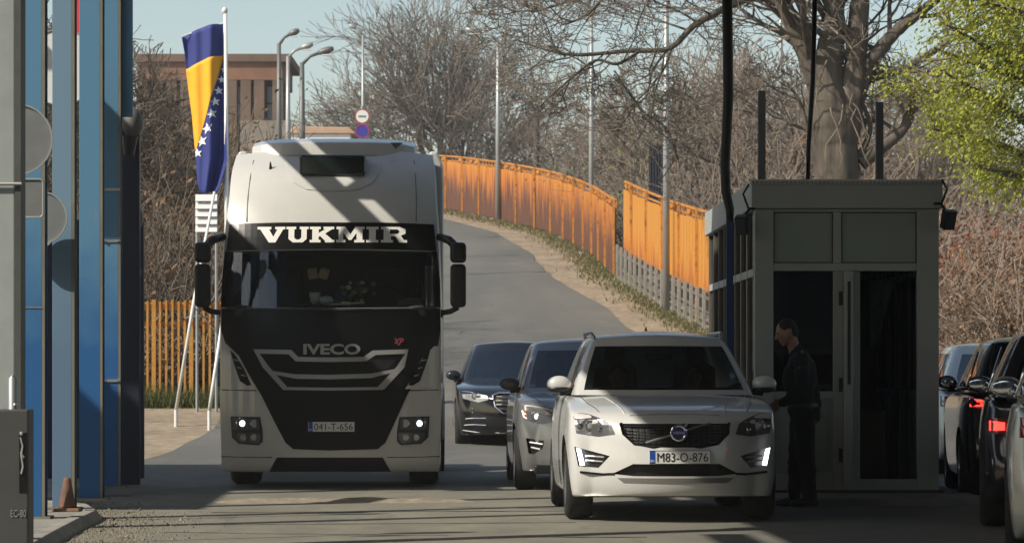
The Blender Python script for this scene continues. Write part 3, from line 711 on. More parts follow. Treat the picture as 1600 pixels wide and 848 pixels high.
# canopy column seen far right: none in view
# ================================================================== FLAG
def flagmat(n, c): return mat(n, c, .7, var=.06, vscale=6)
fd = 50.
p0 = V(352, 640, fd); gz = ground_h(p0.x, fd)
flag = thing('flag', 'blue flag with yellow triangle and white stars on a white pole', 'flag', (p0.x, fd, gz))
def fp(px, py, dy=0.): q = V(px, py, fd); return Vector((q.x - p0.x, dy, q.z - gz))
M_pole = mat('white_pole', (.72, .72, .69), .4)
MB().tube([fp(357, 640), fp(352, 20)], [.05, .03], 12).build('pole', M_pole, flag, smooth=True)
mb = MB(); mb.ell(fp(351, 17), (.05, .05, .06), 12, 8); mb.build('finial', M_pole, flag, smooth=True)
# cloth outline: left and right edges by height
LE = [(38, 0)]
def fl(u, v, off=0.):
    """u 0..1 left to right, v 0..1 top to bottom"""
    lx = itp([(0, 284), (.1, 288), (.25, 291), (.5, 299), (.75, 305), (.95, 309), (1, 313)], v)
    rx = itp([(0, 348), (.2, 350), (.5, 354), (.8, 356), (.95, 345), (1, 336)], v)
    ty, by = lerp(59, 37, u) - 8 * math.sin(math.pi * u) * .5, lerp(300, 304, u) + 3 * math.sin(u * 7)
    px = lerp(lx, rx, u); py = lerp(ty, by, v)
    dy = .10 * math.sin(u * 7.5 + v * 2.5) * (.4 + .6 * (1 - u)) + .05 * math.sin(u * 13 + v * 4 + 1) - .05
    q = fp(px, py, dy - off); return q
def strip(fn, name, m, nu=26, nv=40, par=flag):
    mb = MB(); mb.grid(fn, nu, nv)
    o = mb.build(name, m, par, smooth=True); sd = o.modifiers.new('s', 'SOLIDIFY'); sd.thickness = .002; return o
cloth = strip(lambda u, v: fl(u, v), 'cloth', flagmat('flag_blue', (.022, .036, .19)))
# yellow triangle: between row v=.20 (top) and the curved diagonal
def tri(u, v):
    v0 = .20 + .0 * u; R = lerp(1.0, .04, v ** 1.15)
    return fl(u * R * .99 + .003, lerp(.205 - .02 * u, .73, v), .006)
strip(tri, 'yellow_triangle', flagmat('flag_yellow', (.85, .40, .012)), 20, 24, cloth)
M_star = flagmat('flag_white', (.85, .85, .85))
for (sx, sy, r) in ((354, 100, 5), (350, 116, 5.5), (346, 131, 6), (342, 148, 7), (337, 165, 7.5), (332, 183, 8), (325, 203, 9), (316, 220, 9.5), (309, 238, 8)):
    mb = MB(); vs = []
    def inv(px, py):
        v = (py - 48) / 255.; v = min(.99, max(0, v)); lx = itp([(0, 284), (.1, 288), (.25, 291), (.5, 299), (.75, 305), (.95, 309), (1, 313)], v); rx = itp([(0, 348), (.2, 350), (.5, 354), (.8, 356), (.95, 345), (1, 336)], v)
        return min(1.0, max(0., (px - lx) / (rx - lx))), v
    u0, v0 = inv(sx, sy); vs.append(fl(u0, v0, .012))
    for k in range(10):
        a = math.pi / 2 + k * math.pi / 5 + .15; rr = r if k % 2 == 0 else r * .42
        u, v = inv(sx + rr * math.cos(a), sy - rr * math.sin(a)); vs.append(fl(u, v, .012))
    mb.add(vs, [(0, k + 1, (k + 1) % 10 + 1) for k in range(10)]); o = mb.build('star', M_star, cloth)
MB().tube([fl(.0, 0, 0) + Vector((0, 0, .02)), fp(350, 36)], .01, 6).build('halyard', M_pole, flag)
# leaning stays and white louvre board
t = thing('leaning_pole', 'thin pale pole leaning in front of the orange bar fence', 'pole', V(275, 641, 49)); O = Vector(t.location)
MB().tube([Vector(), V(303, 470, 49) - O, V(335, 300, 49.6) - O], [.028, .026, .022], 8).build('pole', M_pole, t, smooth=True); MB().tube([(0, 0, -.4), (0, 0, .012)], .03, 8).build('foot', M_pole, t)
t = thing('leaning_pole', 'short pale pole leaning beside the truck cab', 'pole', V(327, 642, 48.5)); O = Vector(t.location)
MB().tube([Vector(), V(333, 600, 48.5) - O, V(352, 470, 48.7) - O], [.03, .028, .024], 8).build('pole', M_pole, t, smooth=True); MB().tube([(0, 0, -.4), (0, 0, .012)], .03, 8).build('foot', M_pole, t)
d = 51.; a = V(305, 363, d); b = V(339, 303, d); t = thing('louvre_board', 'white slatted board below the flag', 'board', (a.x, d, a.z))
w, h = b.x - a.x, b.z - a.z; M_lou = mat('louvre_white', (.72, .72, .70), .5)
for i in range(5):
    z = h * i / 5; MB().add([(0, 0, z + .01), (w, 0, z + .01), (w, .05, z + h / 5 - .006), (0, .05, z + h / 5 - .006), (0, .02, z + .01), (w, .02, z + .01), (w, .07, z + h / 5 - .006), (0, .07, z + h / 5 - .006)], [(0, 1, 2, 3), (7, 6, 5, 4), (0, 4, 5, 1), (3, 2, 6, 7), (0, 3, 7, 4), (1, 5, 6, 2)]).build('slat', M_lou, t)
for x in (0.02, w - .02): MB().tube([(x, .1, h), (x, .1, -(a.z - ground_h(a.x, d)))], .025, 8).build('post', M_steel, t)

# ================================================================== BUILDINGS FAR BEHIND
d = 128.; s = F / d; xa, xb = V(214, 0, d).x, V(441, 0, d).x; zt = V(0, 85, d).z
t = thing('old_building', 'old brown building with tall piers behind the flag', 'building', (xa, d, ground_h(xa, d)))
Z = lambda py: V(0, py, d).z - t.location.z
M_br = mat('brown_plaster', (.15, .10, .07), .9, var=.3, vscale=.8); M_brd = mat('dark_recess', (.045, .038, .03), .9, var=.3)
MB().box(0, xb - xa, 0, 6, Z(125), Z(97)).build('upper_wall', mat('rust_plaster', (.22, .115, .07), .9, var=.35, vscale=.7), t)
MB().box(-.1, xb - xa + .35, -.15, 6.2, Z(96.9), Z(85)).build('roof_slab', M_br, t)
MB().box(.3, xb - xa - .2, 1.2, 5.9, 0, Z(125.1)).build('back_wall', M_brd, t)
for px in (222, 246, 268, 290, 362, 384, 405, 434):
    x = V(px, 0, d).x - xa; MB().box(x - .22, x + .22, 0.01, .5, 0, Z(125.1)).build('pier', M_br, t, bevel=.02)
for px in (234, 257, 279, 373, 394, 420):
    x = V(px, 0, d).x - xa; o = MB().box(x - .16, x + .16, 1.1, 1.19, Z(190), Z(132)).build('window', mat('far_pane', (.35, .38, .40), .2), t); MB().box(x - .17, x + .17, 1.05, 1.095, Z(160), Z(157)).build('glazing_bar', M_br, o)
MB().box(V(380, 0, d).x - xa, V(455, 0, d).x - xa, -1.5, -.2, 0, Z(193)).build('annex_wall', mat('annex', (.24, .20, .165), .9, var=.25), t)
# a low tan roofed house beyond the cab
d = 118.; t = thing('far_house', 'low tan roof with white wall showing just above the truck cab', 'house', (V(500, 0, d).x, d, 7.4)); Z = lambda py: V(0, py, d).z - 7.4; X = lambda px: V(px, 0, d).x - t.location.x
MB().prism([(X(448), Z(209)), (X(556), Z(209)), (X(546), Z(199)), (X(462), Z(197))], 0, 4).build('roof', mat('tan_roof', (.48, .33, .22), .8, var=.15), t, bevel=.03)
MB().box(X(455), X(547), .1, 3.9, -1, Z(209.2)).build('wall', mat('white_wall', (.8, .8, .78), .6), t)
for px in (470, 500, 530): MB().box(X(px) - .2, X(px) + .2, .06, .098, Z(240), Z(222)).build('window', mat('far_pane', (.35, .38, .4), .2), t)
# dark slatted box behind the orange fence
d = 84.; a = V(1014, 300, d); b = V(1036, 226, d); t = thing('dark_screen', 'dark slatted screen rising behind the orange fence', 'screen', (a.x, d, ground_h(a.x, d))); w = b.x - a.x; H = b.z - t.location.z
M_ds = mat('dark_screen', (.025, .03, .042), .6)
for i in range(5): MB().box(w * i / 5 + .01, w * (i + 1) / 5 - .02, 0, .05, H - 2.2, H).build('slat', M_ds, t)
MB().box(0, w, .051, .1, H - 2.2, H - .02).build('backing', mat('screen_back', (.012, .014, .02), .7), t)
MB().tube([(w / 2, .15, 0), (w / 2, .15, H)], .05, 8).build('post', M_ds, t)
# orange posts and a pale block right of the booth
d = 60.
for px, py0, py1, lab in ((1489, 400, 548, 'orange post right of the booth in front of the reddish hedge'), (1502, 385, 548, 'second slimmer orange post right of the booth')):
    b0 = V(px, py1, d); t = thing('orange_post', lab, 'post', (b0.x, d, ground_h(b0.x, d)), 0, 'orange posts'); H = V(0, py0, d).z - t.location.z
    MB().tube([(0, 0, 0), (0, 0, H)], .05 if px < 1500 else .03, 8).build('post', M_obar, t); MB().ell((0, 0, H), (.055, .055, .04), 8, 6).build('cap', M_obar, t)
d = 66.; a = V(1482, 545, d); b = V(1512, 470, d); t = thing('white_cabinet', 'pale cabinet behind the orange posts', 'cabinet', (a.x, d, ground_h(a.x, d)))
MB().box(0, b.x - a.x, 0, .5, 0, b.z - t.location.z).build('cabinet_body', mat('pale_cab', (.62, .58, .54), .6), t, bevel=.02); MB().box(.02, b.x - a.x - .02, -.012, -.001, .1, b.z - t.location.z - .05).build('door', mat('pale_cab', (.62, .58, .54), .6), t, bevel=.004)
# ================================================================== TREES AND BRUSH
M_bark = mat('grey_bark', (.10, .083, .064), .95, var=.45, vscale=5, bump=1.0, bscale=9, stretch=(1, 1, .18))
M_twig = mat('twig_bark', (.185, .155, .12), .95, var=.25, vscale=2)
M_twig2 = mat('reddish_twig', (.21, .165, .125), .95, var=.3, vscale=2)
M_twigd = mat('dark_twig', (.125, .10, .073), .95, var=.3, vscale=2)
def rvec(rng): return Vector((rng.gauss(0, 1), rng.gauss(0, 1), rng.gauss(0, 1)))
def branch(T, Cc, rng, p, dr, L, r, lvl, cfg):
    """recursive limb: writes to T (trunk and main limbs) or Cc (twigs)"""
    n = cfg['seg'][min(lvl, len(cfg['seg']) - 1)]
    pts = [p.copy()]; rad = [r]; d = dr.normalized(); rend = max(cfg['tip'], r * cfg['tap'])
    for i in range(n):
        d = (d + rvec(rng) * cfg['wob'] + Vector((0, 0, cfg['up'])) + Vector((0, 0, -cfg.get('droop', 0) * lvl))).normalized()
        p = p + d * (L / n); pts.append(p.copy()); rad.append(lerp(r, rend, (i + 1) / n))
    sides = 7 if lvl == 0 else 5 if lvl == 1 else 4 if lvl == 2 else 3
    (T if lvl <= cfg.get('tl', 1) else Cc).tube(pts, rad, sides, cap=False)
    if lvl >= len(cfg['kids']): return
    k = cfg['kids'][lvl]; st = cfg.get('start', [.3])[min(lvl, len(cfg.get('start', [.3])) - 1)]
    for j in range(k):
        t = st + (1 - st) * (j + rng.random() * .8) / k; t = min(.999, t); fi = t * n; i = int(fi); q = pts[i].lerp(pts[min(n, i + 1)], fi - i)
        pd = (pts[min(n, i + 1)] - pts[i]).normalized()
        ax = pd.cross(rvec(rng)).normalized(); ang = rng.uniform(*cfg['ang'])
        cd = (Matrix.Rotation(ang, 3, ax) @ pd)
        if cd.z < -.3: cd.z *= .3
        branch(T, Cc, rng, q, cd, L * rng.uniform(*cfg['len']) * (1.15 - .5 * t), lerp(r, rend, t) * rng.uniform(.5, .72), lvl + 1, cfg)
CFG = dict(seg=[6, 5, 4, 3, 3], kids=[7, 6, 5, 4], wob=.13, up=.06, tip=.012, tap=.45, ang=(.45, .95), len=(.5, .8), start=[.35, .25, .2])
def tree_mesh(seed, H, r, cfg, stems=1, lean=.12):
    rng = random.Random(seed); T, Cc = MB(), MB()
    for s in range(stems):
        d = Vector((rng.uniform(-lean, lean) * (2.2 if stems > 1 else 1), rng.uniform(-lean, lean), 1))
        branch(T, Cc, rng, Vector((rng.uniform(-.25, .25) * (stems > 1), rng.uniform(-.25, .25) * (stems > 1), -.3)), d, H * rng.uniform(.55, .65), r * (1 if stems == 1 else .75), 0, cfg)
    return T, Cc
def place_tree(name, label, cat, T, Cc, loc, mt=M_bark, mc=M_twig, rz=0, sc=1., group='bare trees'):
    t = thing(name, label, cat, loc, rz, group); t.scale = (sc, sc, sc)
    me = T if isinstance(T, bpy.types.Mesh) else T.mesh('trunk', mt, True)
    mc_ = Cc if isinstance(Cc, bpy.types.Mesh) else Cc.mesh('crown', mc, True)
    mkobj('trunk', me, t); mkobj('crown', mc_, t)
    return t, me, mc_
# big spreading bare tree in the middle, on the far bank
big = dict(CFG, kids=[8, 6, 6, 5], wob=.10, up=.05, ang=(.4, .85), tip=.016, len=(.58, .85), start=[.3, .22, .15])
T, Cc = tree_mesh(11, 13.6, .34, big, stems=3, lean=.16)
g = V(690, 330, 150); place_tree('bare_tree', 'largest bare tree against the sky behind the fence bend', 'tree', T, Cc, (g.x + 1.2, 150, 5.6), sc=1.12)
med = dict(CFG, kids=[7, 6, 5, 4], wob=.15)
T2, C2 = tree_mesh(21, 10, .24, med, stems=2)
g = V(785, 330, 146); _, mT2, mC2 = place_tree('bare_tree', 'smaller crooked bare tree right of the largest one', 'tree', T2, C2, (g.x, 146, 6))
T3, C3 = tree_mesh(33, 11, .2, med); T4, C4 = tree_mesh(47, 11, .26, dict(med, wob=.18, up=.03), stems=2)
m3, c3 = T3.mesh('trunk', M_bark, True), C3.mesh('crown', M_twig, True); m4, c4 = T4.mesh('trunk', M_bark, True), C4.mesh('crown', M_twig2, True)
SP = [(880, 128, 5.0, 0, .88, 'thin bare tree left of the second lamp post'), (965, 118, 4.2, 1, .95, 'reddish bare tree behind the gap between the orange fences'), (1010, 108, 3.6, 0, 1.05, 'bare tree behind the dark slatted screen'),
      (1075, 112, 3.4, 1, 1.2, 'reddish bare tree left of the thick black cable'), (1120, 124, 3.8, 0, 1.25, 'bare tree seen behind the thick black cable'), (1165, 98, 2.8, 1, 1.05, 'reddish bare tree behind the left roof post of the booth'),
      (1215, 116, 3.4, 0, 1.3, 'bare tree just left of the giant trunk'), (1420, 106, 3.0, 1, 1.1, 'reddish bare tree right of the giant trunk'), (1480, 118, 3.2, 0, 1.2, 'bare tree behind the yellow-green foliage, left one'),
      (1545, 110, 3.0, 1, 1.15, 'reddish bare tree behind the yellow-green foliage, right one'), (1600, 122, 3.2, 0, 1.2, 'bare tree at the right edge behind green leaves'), (1370, 128, 3.6, 0, 1.25, 'bare tree far behind the giant trunk'),
      (925, 145, 5.5, 1, 1.0, 'far reddish bare tree above the second lamp post'), (1040, 150, 5., 0, 1.25, 'far bare tree above the dark screen'), (1290, 140, 4., 1, 1.3, 'far reddish bare tree hidden by the giant trunk')]
rng = random.Random(2)
for px, d, z, kk, sc, lab in SP:
    place_tree('bare_tree', lab, 'tree', m4 if kk else m3, c4 if kk else c3, (V(px, 0, d).x, d, z - .5), rz=rng.uniform(0, 6.28), sc=sc)
# left side trees
T5, C5 = tree_mesh(52, 9.5, .2, dict(med, kids=[8, 6, 5, 4]), stems=2)
m5, c5 = T5.mesh('trunk', M_bark, True), C5.mesh('crown', M_twigd, True)
for px, d, z, sc, lab in ((188, 66, 1.4, .85, 'dark bare tree directly right of the blue columns'), (215, 84, 2.2, .62, 'dark bare tree left of the flag'), (110, 60, 1.0, .8, 'dark bare tree showing between the blue columns'), (255, 100, 4.5, .55, 'dark bare tree between columns and flag, farther back'), (60, 64, 1.2, 1., 'dark bare tree showing behind the leftmost column')):
    place_tree('bare_tree', lab, 'tree', m5, c5, (V(px, 0, d).x, d, z - .4), rz=rng.uniform(0, 6.28), sc=sc)
# ---- the giant old tree
gd = 62.0
def gp(px, py, dd=0.): return V(px, py, gd + dd)
gb = Vector((V(1308, 0, gd).x, gd, 1.0))
giant = thing('giant_tree', 'giant old bare tree with a massive gnarled trunk behind the booth', 'tree', gb, 0, 'bare trees')
T, Cc, rng = MB(), MB(), random.Random(77); TS = .62
def limb(path, radii, n=10, kids=0, L=1.6, cfg=None, st=.15, mbx=None):
    pts = [gp(*q) - gb if len(q) == 3 else gp(q[0], q[1]) - gb for q in path]
    # smooth resample
    P = []; R = []
    for i in range(len(pts) - 1):
        p0, p1, p2, p3 = pts[max(0, i - 1)], pts[i], pts[i + 1], pts[min(len(pts) - 1, i + 2)]
        for k in range(9):
            t = k / 9
            P.append(.5 * ((2 * p1) + (p2 - p0) * t + (2 * p0 - 5 * p1 + 4 * p2 - p3) * t * t + (3 * p1 - p0 - 3 * p2 + p3) * t ** 3)); R.append(lerp(radii[i], radii[i + 1], t))
    P.append(pts[-1]); R.append(radii[-1])
    R = [r * TS * (1 + .14 * noise.noise((i * .7, r * 9, 1))) for i, r in enumerate(R)]
    o_ = len(T.v); T.tube(P, R, n if n < 12 else n * 2, cap=False)
    if n >= 12:
        nn = n * 2
        for i_ in range(len(P)):
            for k_ in range(nn):
                q_ = Vector(T.v[o_ + i_ * nn + k_]); dv = q_ - P[i_]
                T.v[o_ + i_ * nn + k_] = tuple(P[i_] + dv * (1 + .16 * noise.noise((q_.x * 6, q_.y * 6, q_.z * .5)) + .10 * noise.noise((q_.x * 15, q_.y * 15, q_.z * 1.2))))
    for j in range(kids):
        t = st + (1 - st) * (j + rng.random()) / kids; i = min(len(P) - 2, int(t * (len(P) - 1))); pd = (P[i + 1] - P[i]).normalized()
        cd = Matrix.Rotation(rng.uniform(.5, 1.2), 3, pd.cross(rvec(rng)).normalized()) @ pd
        branch(T, Cc, rng, P[i], cd, L * rng.uniform(.6, 1.2), max(.016, R[i] * .42), 1, cfg or gcfg)
gcfg = dict(seg=[5, 5, 4, 4], kids=[5, 5, 4, 3], wob=.2, up=.02, tip=.009, tap=.4, ang=(.4, 1.1), len=(.5, .8), start=[.2], droop=.0)
limb([(1305, 560), (1306, 420), (1308, 280), (1300, 200), (1292, 120), (1300, 60)], [1.05, .85, .74, .68, .5, .42], 18)
limb([(1308, 240), (1330, 150), (1338, 80), (1345, -30), (1340, -150)], [.55, .46, .36, .3, .2], 12, 8, 2.6)
limb([(1296, 170), (1262, 90), (1235, 30), (1200, -40), (1170, -120)], [.46, .34, .26, .22, .15], 12, 9, 2.6)
limb([(1300, 100), (1305, 20), (1310, -60), (1318, -180)], [.42, .32, .28, .18], 12, 8, 2.6)
limb([(1325, 180), (1360, 100), (1400, 50), (1450, 10), (1500, -30)], [.36, .27, .2, .16, .1], 10, 8, 2.0)
limb([(1345, 255), (1385, 225), (1412, 200), (1425, 170), (1420, 120)], [.26, .2, .17, .12, .06], 10, 6, 1.2)
limb([(1340, 250), (1360, 200), (1345, 150), (1352, 100)], [.12, .08, .06, .04], 8, 5, 1.0)
limb([(1280, 210), (1262, 200), (1250, 160), (1230, 130)], [.14, .09, .06, .04], 8, 6, 1.2)
TS = .5
limb([(1270, 60), (1225, 10), (1180, -5), (1135, 12), (1085, 40), (1045, 76), (980, 80), (905, 86), (860, 80), (805, 62)], [.26, .2, .17, .15, .13, .11, .09, .07, .05, .03], 8, 17, 1.9, st=.3)
limb([(1000, 80), (965, 100, -1), (930, 95, -1), (890, 125, -1), (860, 150, -1), (842, 168, -1)], [.075, .065, .06, .05, .04, .025], 6, 9, .9)
limb([(1045, 76), (1020, 110, 1), (1010, 150, 1), (985, 165, 1)], [.06, .05, .03, .02], 6, 7, 1.0)
limb([(1235, 20), (1140, -60, 1), (1040, -50, 2), (940, -20, 2), (880, 5, 2), (830, 20, 2)], [.2, .15, .12, .09, .06, .03], 8, 12, 1.9, st=.25)
limb([(1200, -40), (1110, -90), (1000, -60, -2), (920, 20, -2), (875, 40, -2)], [.16, .13, .1, .06, .03], 8, 8, 1.7, st=.3)
limb([(960, 110), (1000, 170), (1040, 200), (1060, 250)], [.03, .05, .06, .06], 6, 6, 1.2)
mkobj('trunk', T.mesh('trunk', M_bark, True), giant); mkobj('crown', Cc.mesh('crown', M_twig, True), giant)
for k in range(6):      # pale hanging ivy stems on the trunk
    px = rng.uniform(1262, 1345); py = rng.uniform(60, 180); pts = []
    for j in range(7):
        pts.append(gp(px, py, -.75 - .1 * rng.random()) - gb); px += rng.uniform(-11, 11); py += rng.uniform(8, 24)
    MB().tube(pts, [.016, .016, .015, .014, .012, .01, .008], 5).build('ivy_stem', M_twig2, giant, smooth=True)

# ---- leafing tree on the right
def leaves(mb, c, rad, n, size, rng, flat=.8):
    for i in range(n):
        p = c + Vector((rng.gauss(0, 1) * rad, rng.gauss(0, 1) * rad, rng.gauss(0, 1) * rad * flat)); a = rvec(rng).normalized(); b = a.orthogonal().normalized(); c2 = a.cross(b); s = size * rng.uniform(.6, 1.3)
        mb.add([p - b * s, p + c2 * s * .45, p + b * s, p - c2 * s * .45], [(0, 1, 2, 3)])
M_leaf = leafmat('spring_leaf', (.34, .36, .04), .35); M_leafd = leafmat('shrub_leaf', (.10, .13, .03), .35); M_dry = leafmat('dry_leaf', (.20, .115, .06), .4); M_red = leafmat('reddish_hedge_leaf', (.25, .105, .06), .4)
gtd = 46.; rng = random.Random(5)
gt = Vector((V(1640, 0, gtd).x, gtd, .5)); tr = thing('leafing_tree', 'tree with fresh yellow-green leaves at the top right', 'tree', gt)
T, Cc, Lf = MB(), MB(), MB()
T.tube([Vector((0, 0, 0)), Vector((.1, 0, 2)), Vector((0, .1, 4)), Vector((-.1, 0, 6))], [.24, .2, .16, .1], 8)
ends = []
def gq(px, py, dd=0.): return V(px, py, gtd + dd) - gt
for (a, b, c2) in (((1640, 260), (1560, 225), (1450, 200)), ((1640, 220), (1560, 160), (1470, 110)), ((1640, 180), (1570, 90), (1480, 40)), ((1640, 150), (1590, 60), (1540, 0)), ((1640, 280), (1570, 270), (1500, 250)), ((1640, 120), (1600, 20), (1570, -40)), ((1640, 40), (1570, 10), (1490, -10)), ((1640, 130), (1550, 110), (1460, 75)), ((1640, 200), (1520, 150), (1430, 140))):
    dd = rng.uniform(-1.2, 1.2); A, B, Cx = gq(*a), gq(b[0], b[1], dd), gq(c2[0], c2[1], dd * 1.5)
    T.tube([A, B, Cx], [.07, .045, .015], 6, cap=False)
    for j in range(26):
        t = rng.uniform(.15, 1); q = (A.lerp(B, t * 2) if t < .5 else B.lerp(Cx, t * 2 - 1)); e = q + Vector((rng.gauss(0, .3), rng.gauss(0, .5), rng.gauss(-.05, .28)))
        Cc.tube([q, q.lerp(e, .5) + rvec(rng) * .05, e], [.014, .01, .006], 3, cap=False)
        leaves(Lf, e, .17, 52, .037, rng); leaves(Lf, q.lerp(e, .6), .15, 30, .035, rng)
mkobj('trunk', T.mesh('trunk', M_bark, True), tr); cr = mkobj('crown', Lf.mesh('crown', M_leaf), tr); mkobj('twigs', Cc.mesh('twigs', M_twig), tr)
# ---- brush: bare shrub thickets that read as one mass
def behind_fence(x, d): return x > itp(FENX, d) + 1.6
def thicket(name, label, x0, x1, d0, d1, h, n, m, rng, lm=None, ln=0, size=.09, zf=None, cat='brush', kind='stuff'):
    mb, lf = MB(), MB()
    for i in range(n):
        d = rng.uniform(d0, d1); x = lerp(V(x0, 0, d).x, V(x1, 0, d).x, rng.random()); z = (zf or ground_h)(x, d)
        if x0 > 800 and d < 130 and not behind_fence(x, d): continue
        hh = h * rng.uniform(.45, 1.1)
        dr = Vector((rng.gauss(0, .32), rng.gauss(0, .3), 1)).normalized(); p = Vector((x, d, z - .05)); pts = [p]
        for k in range(4): dr = (dr + rvec(rng) * .22).normalized(); p = p + dr * hh / 4; pts.append(p)
        mb.tube(pts, [.026, .022, .018, .013, .008], 3, cap=False)
        for k in range(6):
            q = pts[rng.randint(1, 4)]; e = q + (dr + rvec(rng) * .8).normalized() * hh * rng.uniform(.15, .4); mb.tube([q, q.lerp(e, .5) + rvec(rng) * .05, e], [.012, .009, .006], 3, cap=False)
            if lm and rng.random() < ln: leaves(lf, e, .16 * h / 2, 5, size, rng)
    if lm:
        mats = [m, lm]; o = len(mb.f); mb.add(lf.v, lf.f); mb.mi[o:] = [1] * (len(mb.f) - o)
        ob = mb.build(name, mats)
    else: ob = mb.build(name, m)
    return tag(ob, label, cat, kind=kind)
rng = random.Random(19)
thicket('dry_brush', 'dry brown brush on the bank behind the orange bar fence', 150, 372, 54, 66, 3.3, 1200, M_twigd, rng, M_dry, .30, .07)
thicket('low_brush', 'low dry weeds behind the orange bar fence', 150, 372, 52.6, 54.5, 1.2, 320, M_twig2, rng, M_dry, .5, .07)
thicket('green_brush', 'green shrubs high on the left bank', 208, 288, 66, 72, 4.3, 170, M_twig, rng, M_leafd, .85, .055)
thicket('bare_thicket', 'grey brown bare thicket on the bank behind the orange fences', 840, 1240, 88, 112, 3.2, 560, M_twig, rng, M_dry, .10, .09)
thicket('green_brush', 'pale green shrubs behind the gap in the orange fence', 905, 1010, 86, 94, 3.4, 140, M_twig, rng, leafmat('pale_green_leaf', (.17, .20, .045)), .7, .08)
thicket('bare_thicket', 'brown bare thicket behind the booth and giant trunk', 1180, 1640, 72, 100, 4.6, 700, M_twig2, rng, M_dry, .16, .09)
thicket('hedge', 'reddish brown overgrown hedge right of the booth', 1455, 1650, 56, 62, 2.6, 900, M_twig2, rng, M_red, .75, .055, cat='hedge')
thicket('ivy_brush', 'tan dry creeper heap at the right edge', 1525, 1660, 52, 55, 2.3, 420, M_twig2, rng, leafmat('tan_leaf', (.26, .16, .085), .4), .8, .05, cat='hedge')
# far wood that closes the view
M_far = mat('far_wood', (.16, .135, .105), .95)
thicket('far_wood', 'distant bare wood on the slope beyond the road', 850, 1700, 150, 190, 9.5, 700, mat('far_twig', (.27, .24, .20), .95, var=.2), rng, leafmat('far_leaf', (.27, .235, .185), .25), .5, .22, zf=lambda x, y: 5.)
thicket('far_wood', 'distant dark wood behind the left bank', 40, 290, 132, 150, 6.5, 400, mat('far_twig_d', (.12, .10, .078), .95, var=.2), rng, leafmat('far_leaf_d', (.11, .095, .07), .25), .4, .16, zf=lambda x, y: 5.)
# ---- grass
def grass(label, pts, n, h, rng, m):
    mb = MB()
    for i in range(n):
        x, y = pts(rng); z = ground_h(x, y); hh = h * rng.uniform(.4, 1.2); a = rng.uniform(0, 6.28); w = .012 * rng.uniform(.7, 1.5) * (2 if y > 60 else 1)
        dx, dy = math.cos(a) * w, math.sin(a) * w; lx, ly = rng.gauss(0, .35) * hh, rng.gauss(0, .35) * hh
        mb.add([(x - dx, y - dy, z - .02), (x + dx, y + dy, z - .02), (x + lx, y + ly, z + hh)], [(0, 1, 2)])
    return tag(mb.build('grass', m), label, 'grass', kind='stuff')
M_gr = leafmat('verge_grass', (.12, .135, .04), .5); M_grd = leafmat('dry_grass', (.26, .21, .11), .4)
def along(rng):
    y = rng.uniform(60, 118); y = y if rng.random() < .75 else rng.uniform(80, 112); x = itp(FENX, y) - abs(rng.gauss(0, .33)) - .02; return x, y
grass('green verge grass along the foot of the orange fences', along, 5000, .11, rng, M_gr)
grass('dry grass tufts along the foot of the orange fences', lambda r: (lambda q: (q[0] - .1, q[1]))(along(r)), 6000, .10, rng, M_grd)
grass('green grass behind the orange bar fence', lambda r: (lambda d: (lerp(V(200, 0, d).x, V(350, 0, d).x, r.random()), d))(r.uniform(51.6, 53.5)), 5000, .35, rng, M_gr)
# litter scraps on the verge
rng = random.Random(31); M_lit = mat('litter', (.6, .58, .55), .7)
for i, (px, d) in enumerate(((735, 107), (752, 105), (765, 104), (872, 95), (905, 88), (1028, 73))):
    x = V(px, 0, d).x; mb = MB(); z = ground_h(x, d); mb.grid(lambda u, v: (x + .14 * u, d + .1 * v, z + .06 + .05 * math.sin(u * 5 + i) * math.cos(v * 4)), 4, 3)
    o = mb.build('litter_scrap', M_lit); tag(o, ['topmost scrap of litter on the fence verge, by the lamp half way up', 'second scrap of litter from the top of the fence verge', 'third scrap of litter from the top of the fence verge', 'pale scrap of litter midway along the rusty fence', 'pale scrap of litter near the foot of the second lamp post', 'lowest scrap of litter, beside the lamp at the picket railing'][i], 'litter', 'litter scraps'); o.modifiers.new('s', 'SOLIDIFY').thickness = .01
# ================================================================== VEHICLES
M_black = mat('black_trim', (.008, .008, .009), .4); M_tyre = mat('tyre_rubber', (.014, .014, .014), .85, var=.2, vscale=6, bump=.2)
M_blk = mat('black_gloss', (.004, .0045, .005), .12, coat=.6); M_chrome = mat('chrome', (.75, .75, .75), .12, 1.); M_rimal = mat('alloy', (.45, .46, .47), .3, .9)
M_satin = mat('satin_silver', (.42, .42, .42), .3, .85)
M_wglass = glass('windscreen_glass', (.5, .53, .53), .01, .01); M_sglass = glass('tinted_glass', (.10, .115, .12), .01, .07)
M_lampgl = glass('lamp_glass', (.8, .82, .83), .02, .08)
M_refl = mat('lamp_reflector', (.5, .5, .5), .2, .9); M_lampbase = mat('lamp_inside', (.10, .10, .105), .3, .4)
M_on = mat('lamp_on', (.9, .95, 1), .3, emit=(.9, .97, 1.), estr=1.8); M_drl = mat('drl_on', (.9, .95, 1), .3, emit=(.95, .98, 1.), estr=3.)
M_tail = mat('tail_on', (.6, .01, .01), .3, emit=(1., .03, .02), estr=3.5); M_tailoff = mat('tail_red', (.22, .008, .008), .15, coat=.5)
M_seat = mat('seat_fabric', (.012, .012, .013), .8); M_dash = mat('dashboard', (.010, .010, .011), .7)
M_plate = mat('plate_white', (.72, .72, .70), .45); M_plblue = mat('plate_blue', (.012, .08, .36), .45); M_ptext = mat('plate_black', (.008, .008, .008), .5)
def paint(name, c, rough=.32, metal=.0, var=.06): return mat(name, c, rough, metal, coat=.7, var=var, vscale=1.6)

